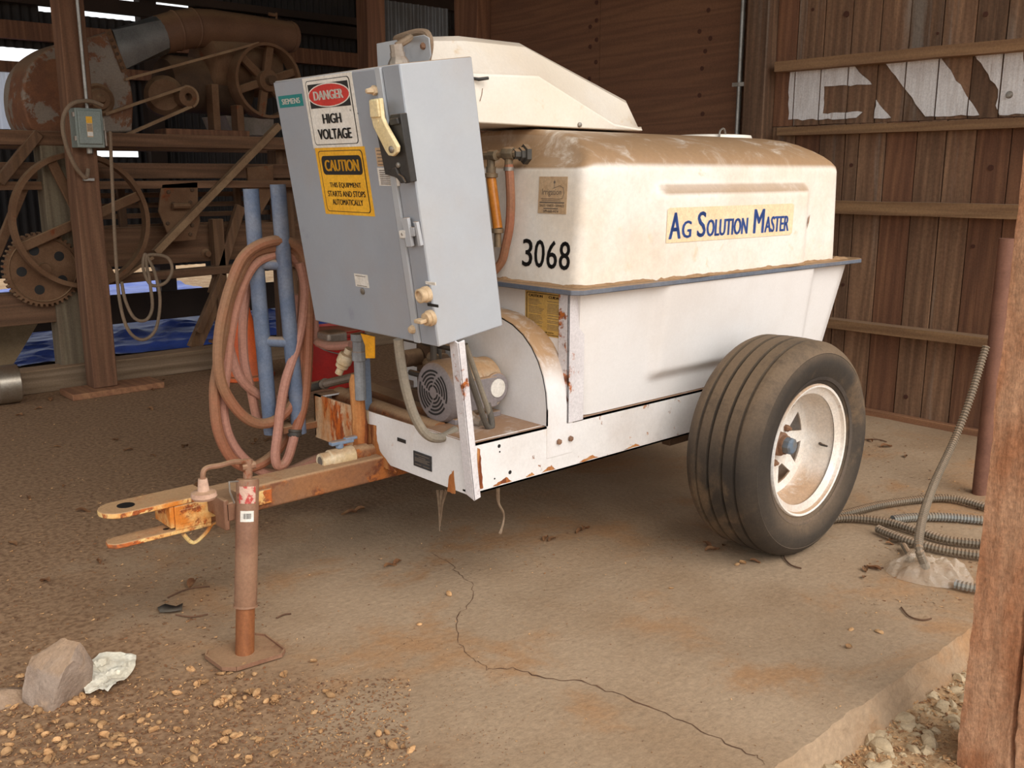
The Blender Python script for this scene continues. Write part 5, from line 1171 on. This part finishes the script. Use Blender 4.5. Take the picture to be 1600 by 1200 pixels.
# ------------------------------------------------------------------ right side: wall conduit, pole, flexible conduits, bag
wc = thing('wall_conduit', 'two parallel grey metal conduits running down beside the wall post', 'conduit', (WX-.06, 3.52, 1.3))
for y in (3.50, 3.55): MB().tube([(WX-.03, y, .2), (WX-.03, y, 4.1)], .0155, 12).build('conduit_pipe', 'emt', wc)
for z in (1.84, 3.0): MB().box((WX-.05, 3.46, z), (WX-.01, 3.59, z+.022)).build('strap', 'zinc', wc)
pp_ = at(1530, 772, z=0); ptop = at(1578, 372, y=pp_.y)
tag(MB().tube([(pp_.x, pp_.y, 0), (pp_.x, pp_.y, ptop.z)], .03, 14).build('steel_pole', 'brown_pipe', origin=(pp_.x, pp_.y, 0)), 'upright rusty brown steel pole behind the rough right-hand post', 'pole')
def even(C_, st):                                     # resample evenly so that the corrugation is regular
    out = [C_[0]]; acc = 0.0
    for i in range(len(C_)-1):
        a, b_ = C_[i], C_[i+1]; L_ = (b_-a).length; d = st-acc
        while d <= L_: out.append(a.lerp(b_, d/L_)); d += st
        acc = L_-(d-st)
    return out
def flexc(pix, r, m, name, label, zs=None, n=8):
    P_ = []
    for i, q in enumerate(pix): P_.append(at(q[0], q[1], z=(zs[i] if zs else r+.004)))
    C_ = catmull(P_, n); D = []
    D = even(C_, .003)
    R_ = [r*(1.0 if i % 4 in (0, 1) else .78) for i in range(len(D))]
    o = MB().tube(D, R_, 8).build(name, m, origin=D[0]*1.0, ang=20)
    return tag(o, label, 'conduit', 'flexible conduits on the floor')
flexc([(1285, 812), (1330, 800), (1380, 788), (1440, 780), (1490, 779), (1545, 793), (1600, 806)], .0165, 'conduit_flex', 'flexible_conduit', 'tan corrugated conduit arching furthest back across the floor behind the tyre')
flexc([(1395, 812), (1430, 808), (1480, 808), (1540, 813), (1600, 818)], .0175, 'conduit_blue', 'flexible_conduit', 'blue-grey corrugated conduit lying second from the back on the floor')
flexc([(1290, 812), (1330, 809), (1380, 814), (1430, 828), (1480, 843), (1540, 850), (1600, 856)], .0165, 'conduit_flex', 'flexible_conduit', 'tan corrugated conduit running from the tyre across the middle of the floor tangle')
flexc([(1372, 826), (1385, 832), (1420, 845), (1470, 858), (1535, 868), (1600, 874)], .0165, 'conduit_flex', 'flexible_conduit', 'tan corrugated conduit nearest the front of the floor tangle')
# the one that climbs from the bag to the end of the lowest girt
base = at(1446, 884, z=.03); rise = [base, at(1437, 862, y=base.y-.01), at(1436, 840, y=base.y+.02), at(1444, 800, y=base.y+.08), at(1462, 750, y=base.y+.15), at(1490, 690, y=base.y+.2), at(1515, 625, y=base.y+.2), at(1535, 560, y=base.y+.2), at(1541, 540, y=base.y+.2)]
C_ = catmull(rise, 8); D = []
D = even(C_, .003)
tag(MB().tube(D, [.0155*(1.0 if i % 4 in (0, 1) else .74) for i in range(len(D))], 8).build('flexible_conduit', 'conduit_flex', origin=base, ang=20), 'corrugated conduit climbing steeply from the plastic bag beside the brown pole', 'conduit', 'flexible conduits on the floor')
flexc([(1492, 912), (1510, 916), (1545, 922), (1600, 930)], .0165, 'conduit_blue', 'flexible_conduit', 'short grey corrugated conduit sticking out of the right end of the plastic bag')
flexc([(1412, 852), (1418, 862), (1425, 874)], .011, 'conduit_flex', 'flexible_conduit', 'thin bent conduit end just behind the plastic bag')
# crumpled clear plastic bag
def bag():
    outl = [(1382, 890), (1384, 880), (1400, 876), (1420, 868), (1440, 876), (1460, 886), (1490, 886), (1500, 896), (1520, 903), (1518, 914), (1500, 916), (1482, 919), (1440, 914), (1400, 903)]
    R_ = [at(x, y, z=.004) for x, y in outl]; c = sum(R_, V(0, 0, 0))/len(R_); n = len(R_); rings = 9; vs = []; fs = []
    big = catmull(R_, 4, True); n = len(big)
    for j in range(rings+1):
        t = j/rings
        for i, p in enumerate(big):
            q = p.lerp(c, t); z = .004+.055*math.sin(min(1, t*1.25)*math.pi/2)**.8*(1-.25*t) + (.030*nz(q.x*24, q.y*24, 4)+.022*abs(nz(q.x*48, q.y*48)))*min(1, t*4)
            vs.append((q.x, q.y, max(.003, z)))
    for j in range(rings):
        for i in range(n): l = (i+1) % n; fs.append((j*n+i, j*n+l, (j+1)*n+l, (j+1)*n+i))
    return MB().add(vs, fs).build('plastic_bag', 'clear_film', origin=(c.x, c.y, 0), recalc=False, smooth=False)
tag(bag(), 'crumpled clear plastic bag around a conduit joint on the floor', 'bag')
# ------------------------------------------------------------------ foreground litter
def rock(C, sx, sy, sz, seed, m='stone', name='rock', cuts=7, sub=3):
    bm = bmesh.new(); bmesh.ops.create_icosphere(bm, subdivisions=sub, radius=1); rnd = random.Random(seed)
    pl = [(V(rnd.uniform(-1, 1), rnd.uniform(-1, 1), rnd.uniform(-.5, 1)).normalized(), rnd.uniform(.5, .8)) for _ in range(cuts)]
    for v in bm.verts:
        for n_, d in pl:
            k_ = v.co.dot(n_)-d
            if k_ > 0: v.co -= n_*k_
        v.co *= 1+.07*nz(v.co.x*3+seed, v.co.y*3, v.co.z*3)+.03*nz(v.co.x*9+seed, v.co.y*9, v.co.z*9)
        v.co.x *= sx; v.co.y *= sy; v.co.z = max(-.35, v.co.z)*sz
    lo = min(v.co.z for v in bm.verts)
    for v in bm.verts: v.co.z -= lo
    me = bpy.data.meshes.new(name); bm.to_mesh(me); bm.free(); me.materials.append(MATS[m]); me.shade_smooth(); me.set_sharp_from_angle(angle=math.radians(28))
    o = bpy.data.objects.new(name, me); COL.objects.link(o); o.location = C; return o
r0 = at(85, 1085, z=0); r0z = -.012
tag(rock((r0.x, r0.y+.01, -.012), .098, .10, .150, 12, sub=4, cuts=11), 'rough grey-brown broken stone on the dirt beside the white paper', 'stone')
r1 = at(20, 1092, z=0); tag(rock((r1.x-.005, r1.y, -.01), .09, .05, .035, 5), 'low flat grey stone at the left edge beside the bigger stone', 'stone')
def paper():
    outl = [(122, 1048), (130, 1030), (142, 1040), (156, 1028), (190, 1027), (213, 1029), (212, 1046), (200, 1064), (182, 1076), (183, 1084), (170, 1095), (162, 1088), (145, 1088), (134, 1090), (128, 1062)]
    R_ = [at(x, y, z=.005) for x, y in outl]; c = sum(R_, V(0, 0, 0))/len(R_); big = []
    for i in range(len(R_)):
        for k_ in range(3): big.append(R_[i].lerp(R_[(i+1) % len(R_)], k_/3))
    n = len(big); rings = 9; vs = []; fs = []
    for j in range(rings+1):
        for i, p in enumerate(big):
            q = p.lerp(c, j/rings); z = .010+.018*abs(nz(q.x*22, q.y*22, 2))+.012*abs(nz(q.x*45, q.y*45, 5)) + .02*max(0, nz(q.x*9, q.y*9, 8))
            vs.append((q.x, q.y, z))
    for j in range(rings):
        for i in range(n): l = (i+1) % n; fs.append((j*n+i, j*n+l, (j+1)*n+l, (j+1)*n+i))
    o = MB().add(vs, fs).build('paper_napkin', 'paper_white', origin=(c.x, c.y, 0), recalc=False, ang=22)
    solid(o, .0015); return o
tag(paper(), 'crumpled off-white paper napkin lying beside the stone', 'paper')
# almond hulls: three shapes, copied one by one
random.seed(21)
def hull_mesh(kind):
    b = MB()
    if kind == 0:      # half hull, cupped
        b.grid(lambda u, v: (lambda a, t: V(.014*math.cos(a)*math.sin(t)*(1-.15*math.cos(a)), .009*math.sin(a)*math.sin(t), .0065-.0065*math.cos(t)+.001*math.sin(3*a)))(2*math.pi*u, .15+1.45*v), 10, 4)
    elif kind == 1:    # whole split hull
        b.lathe([(0, -.015), (.005, -.012), (.0085, -.004), (.0085, .003), (.005, .010), (.0, .0145)], (0, 0, .007), (1, 0, 0), 8)
    else:              # opened pair of wings
        for s_ in (-1, 1): b.grid(lambda u, v: V(.013*math.cos(math.pi*u), s_*(.001+.013*v*math.sin(math.pi*u)), .002+.008*v*v), 6, 3)
    o = b.build('almond_hull', 'hull', recalc=False, origin=(0, 0, 0)); return o
protos = [hull_mesh(k_) for k_ in range(3)]; used = set()
def hull(px, py, kind=None, lab='tan almond hull lying in the dirt of the near foreground', grp='almond hulls on the dirt'):
    p = at(px, py, z=.0); kind = random.choice((0, 0, 1, 2)) if kind is None else kind; z = floor_z(p.x, p.y) if p.y > EDGE else gz(p.x, p.y)
    rot = (math.pi*(random.random() < .5 and kind == 0)*1.0 + random.uniform(-.4, .4), random.uniform(-.4, .4), random.uniform(0, 6.28))
    s_ = random.uniform(.65, 1.1); flip = rot[0] > 2
    loc = (p.x, p.y, z + .0075*s_*flip + .0005)
    if kind not in used:
        used.add(kind); o = protos[kind]; o.location = loc; o.rotation_euler = rot; o.scale = (s_,)*3
    else: o = copy_of(protos[kind], loc, rot, scale=(s_,)*3)
    return tag(o, lab, 'hull', grp)
spots = [(32, 1058), (65, 1060), (62, 1115), (40, 1122), (58, 1107), (12, 1104), (122, 1098), (128, 1090), (118, 1092), (145, 1130), (160, 1133), (72, 1150), (105, 1150), (62, 1162), (15, 1167), (100, 1172), (75, 1180), (128, 1178), (182, 1165), (190, 1160), (207, 1162), (205, 1120), (250, 1083), (275, 1085), (243, 1085), (297, 1046), (310, 1070), (320, 1067), (378, 1058), (397, 1055), (382, 1042), (398, 1036), (358, 1052), (345, 1055), (445, 1055), (365, 1087), (358, 1092), (350, 1096), (345, 1098), (340, 1102), (362, 1100), (372, 1104), (290, 1115), (305, 1172), (262, 1192), (190, 1195), (335, 1165), (365, 1150), (372, 1148), (398, 1152), (405, 1155), (350, 1160), (432, 1180), (490, 1113), (500, 1145), (488, 1140), (590, 1150), (597, 1160), (615, 1162), (630, 1170), (612, 1170), (640, 1175), (605, 1146), (515, 1088), (510, 1082), (1152, 885), (1160, 882), (1325, 1012), (1330, 985), (1375, 990), (655, 977), (490, 1035), (1048, 920), (700, 930)]
def where(px, py):
    if py < 1020 or px > 660: return 'lone tan almond hull on the bare concrete, away from the dirt', 'stray almond hulls on the concrete'
    if px < 130: return 'tan almond hull lying in the dirt below the grey stone', 'almond hulls below the stone'
    if px < 285: return 'tan almond hull lying in the dirt below the white paper', 'almond hulls below the paper'
    if px < 470: return 'tan almond hull lying in the dirt in front of the jack foot', 'almond hulls in front of the jack'
    return 'tan almond hull at the edge of the dirt, right of the jack', 'almond hulls at the dirt edge'
for q in spots: hull(*q, None, *where(*q))
for i in range(60):
    px = abs(random.gauss(0, 260)); py = random.uniform(1095, 1199)
    if px < 640 and not (20 < px < 110 and py < 1105): hull(px, py, None, *where(px, py))
for i in range(14): hull(random.uniform(340, 435), random.uniform(1080, 1105), lab='tan almond hull in the small heap just in front of the jack foot', grp='almond hulls heaped by the jack foot')
# dry leaves
def leaf_mesh():
    b = MB(); b.grid(lambda u, v: V(lerp(-.03, .03, u), (v-.5)*.028*math.sin(math.pi*min(1, .05+u*.95))**.7, .004+.006*math.sin(u*5)+.01*(v-.5)**2*8*.4), 8, 3); return b.build('dry_leaf', 'leaf', recalc=False, origin=(0, 0, 0))
lf = leaf_mesh(); first = True
for px, py in ((853, 843), (862, 845), (915, 828), (905, 832), (1105, 856), (1120, 860), (1130, 855), (1112, 862), (1180, 880), (1380, 832), (1395, 838), (1400, 846), (1390, 850), (1365, 890), (1352, 893), (1350, 905), (545, 805), (560, 800), (610, 885), (620, 880), (290, 700), (240, 715), (400, 690), (420, 690), (395, 695), (355, 690), (1360, 690), (1385, 700), (1300, 700), (1415, 715), (30, 650), (60, 640), (80, 625), (240, 610), (255, 595), (235, 640), (200, 705), (100, 760), (45, 780), (130, 800), (180, 690), (310, 760), (90, 700), (20, 850), (70, 910), (300, 915), (155, 880)):
    p = at(px, py, z=0); loc = (p.x, p.y, floor_z(p.x, p.y)+.002); rot = (random.uniform(-.2, .2), random.uniform(-.2, .2), random.uniform(0, 6.28)); s_ = random.uniform(.5, 1.1)
    if first: o = lf; o.location = loc; o.rotation_euler = rot; o.scale = (s_,)*3; first = False
    else: o = copy_of(lf, loc, rot, scale=(s_,)*3)
    tag(o, 'small dry brown leaf lying on the dusty barn floor', 'leaf', 'dry leaves on the floor')
# twigs
def twig(px, label):
    P_ = [at(x, y, z=.0) for x, y in px]; P_ = [V(p.x, p.y, floor_z(p.x, p.y)+.005) for p in P_]
    o = MB().tube(catmull(P_, 4), .0028, 5).build('twig', 'twig', origin=P_[0]); return tag(o, label, 'twig', 'twigs on the floor')
twig([(262, 935), (285, 925), (305, 920), (328, 918)], 'thin dark twig on the dirt left of the jack')
twig([(275, 962), (300, 966), (325, 962)], 'short thin twig on the dirt in front of the first twig left of the jack')
twig([(432, 968), (445, 962), (455, 961)], 'short dark twig on the floor right of the jack')
twig([(1408, 952), (1420, 965), (1440, 971), (1455, 969)], 'thin curved twig on the slab left of the rough post')
twig([(1225, 845), (1224, 870), (1235, 885), (1252, 891)], 'curved straw stuck under the bottom of the tyre')
twig([(1350, 886), (1365, 890), (1380, 889)], 'dark twig left of the plastic bag')
twig([(1350, 688), (1370, 688), (1385, 692)], 'dark twig on the floor behind the tyre')
# dark feather-like scrap
fz_ = [at(x, y, z=.006) for x, y in ((246, 950), (258, 946), (275, 948), (286, 945), (284, 954), (266, 958), (250, 957))]
o = MB().add([(p.x, p.y, .006+.004*(i % 2)) for i, p in enumerate(fz_)], [tuple(range(len(fz_)))]).build('plastic_scrap', 'flex_dark', origin=(fz_[0].x, fz_[0].y, 0), recalc=False); s_ = o.modifiers.new('thick', 'SOLIDIFY'); s_.thickness = .002
tag(o, 'small dark scrap of plastic on the dirt left of the jack', 'scrap')
# broken concrete and stones below the slab edge
random.seed(5)
for i in range(120):
    x = random.uniform(1.6, 2.75); y = EDGE - .035 - abs(random.gauss(0, .12)); s_ = random.uniform(.006, .024) if i > 12 else random.uniform(.02, .036)
    if x > 2.15 and y < .88: continue
    o = rock((x, y, gz(x, y)-.4*s_), s_*random.uniform(1, 1.7), s_*random.uniform(.8, 1.3), s_*random.uniform(.6, 1.1), 40+i, 'rubble', 'rubble_stone', 5, 2); o.rotation_euler.z = random.uniform(0, 6.28)
    tag(o, 'pale broken concrete lump below the edge of the slab at lower right', 'rubble', 'rubble below the slab edge')
# loose chaff: far too fine to count
b = MB(); random.seed(11)
def chaff(n, xr, yr, zf, s0, s1):
    for _ in range(n):
        px, py = random.uniform(*xr), random.uniform(*yr); p = at(px, py, z=0)
        if p.y < EDGE+.03 or p.x > 4.95: continue
        a = random.uniform(0, 6.28); s_ = random.uniform(s0, s1); d = V(math.cos(a), math.sin(a), 0)*s_; e = V(-math.sin(a), math.cos(a), 0)*s_*random.uniform(.2, .6)
        z = floor_z(p.x, p.y)+.0015; o_ = V(p.x, p.y, z)
        b.add([o_-d-e, o_+d-e, o_+d+e+V(0, 0, random.uniform(0, .004)), o_-d+e], [(0, 1, 2, 3)], random.choice((0, 1, 1, 2)), True)
chaff(4200, (0, 640), (1060, 1200), 0, .001, .005); chaff(1500, (0, 800), (1000, 1200), 0, .0006, .002); chaff(2000, (0, 420), (620, 1060), 0, .001, .006); chaff(500, (420, 1500), (850, 1200), 0, .001, .003); chaff(350, (1350, 1530), (650, 960), 0, .001, .006); chaff(250, (480, 1100), (800, 900), 0, .001, .005)
tag(b.build('chaff', ['hull', 'leaf', 'twig'], recalc=False, smooth=False), 'fine chaff and husk crumbs scattered over the dusty floor', 'chaff', kind='stuff')
b = MB()
def chaff2(n):
    for _ in range(n):
        x = random.uniform(1.5, 2.9); y = EDGE-abs(random.gauss(.02, .16))
        if y < .45: continue
        a = random.uniform(0, 6.28); s_ = random.uniform(.002, .008); d = V(math.cos(a), math.sin(a), 0)*s_; e = V(-math.sin(a), math.cos(a), 0)*s_*random.uniform(.15, .5); o_ = V(x, y, gz(x, y)+.003)
        b.add([o_-d-e, o_+d-e, o_+d+e+V(0, 0, random.uniform(0, .006)), o_-d+e], [(0, 1, 2, 3)], random.choice((0, 0, 1, 3)), True)
chaff2(2600); tag(b.build('straw_litter', ['hull', 'leaf', 'twig', 'rubble'], recalc=False, smooth=False), 'straw and crumbs on the ground below the slab edge', 'litter', kind='stuff')
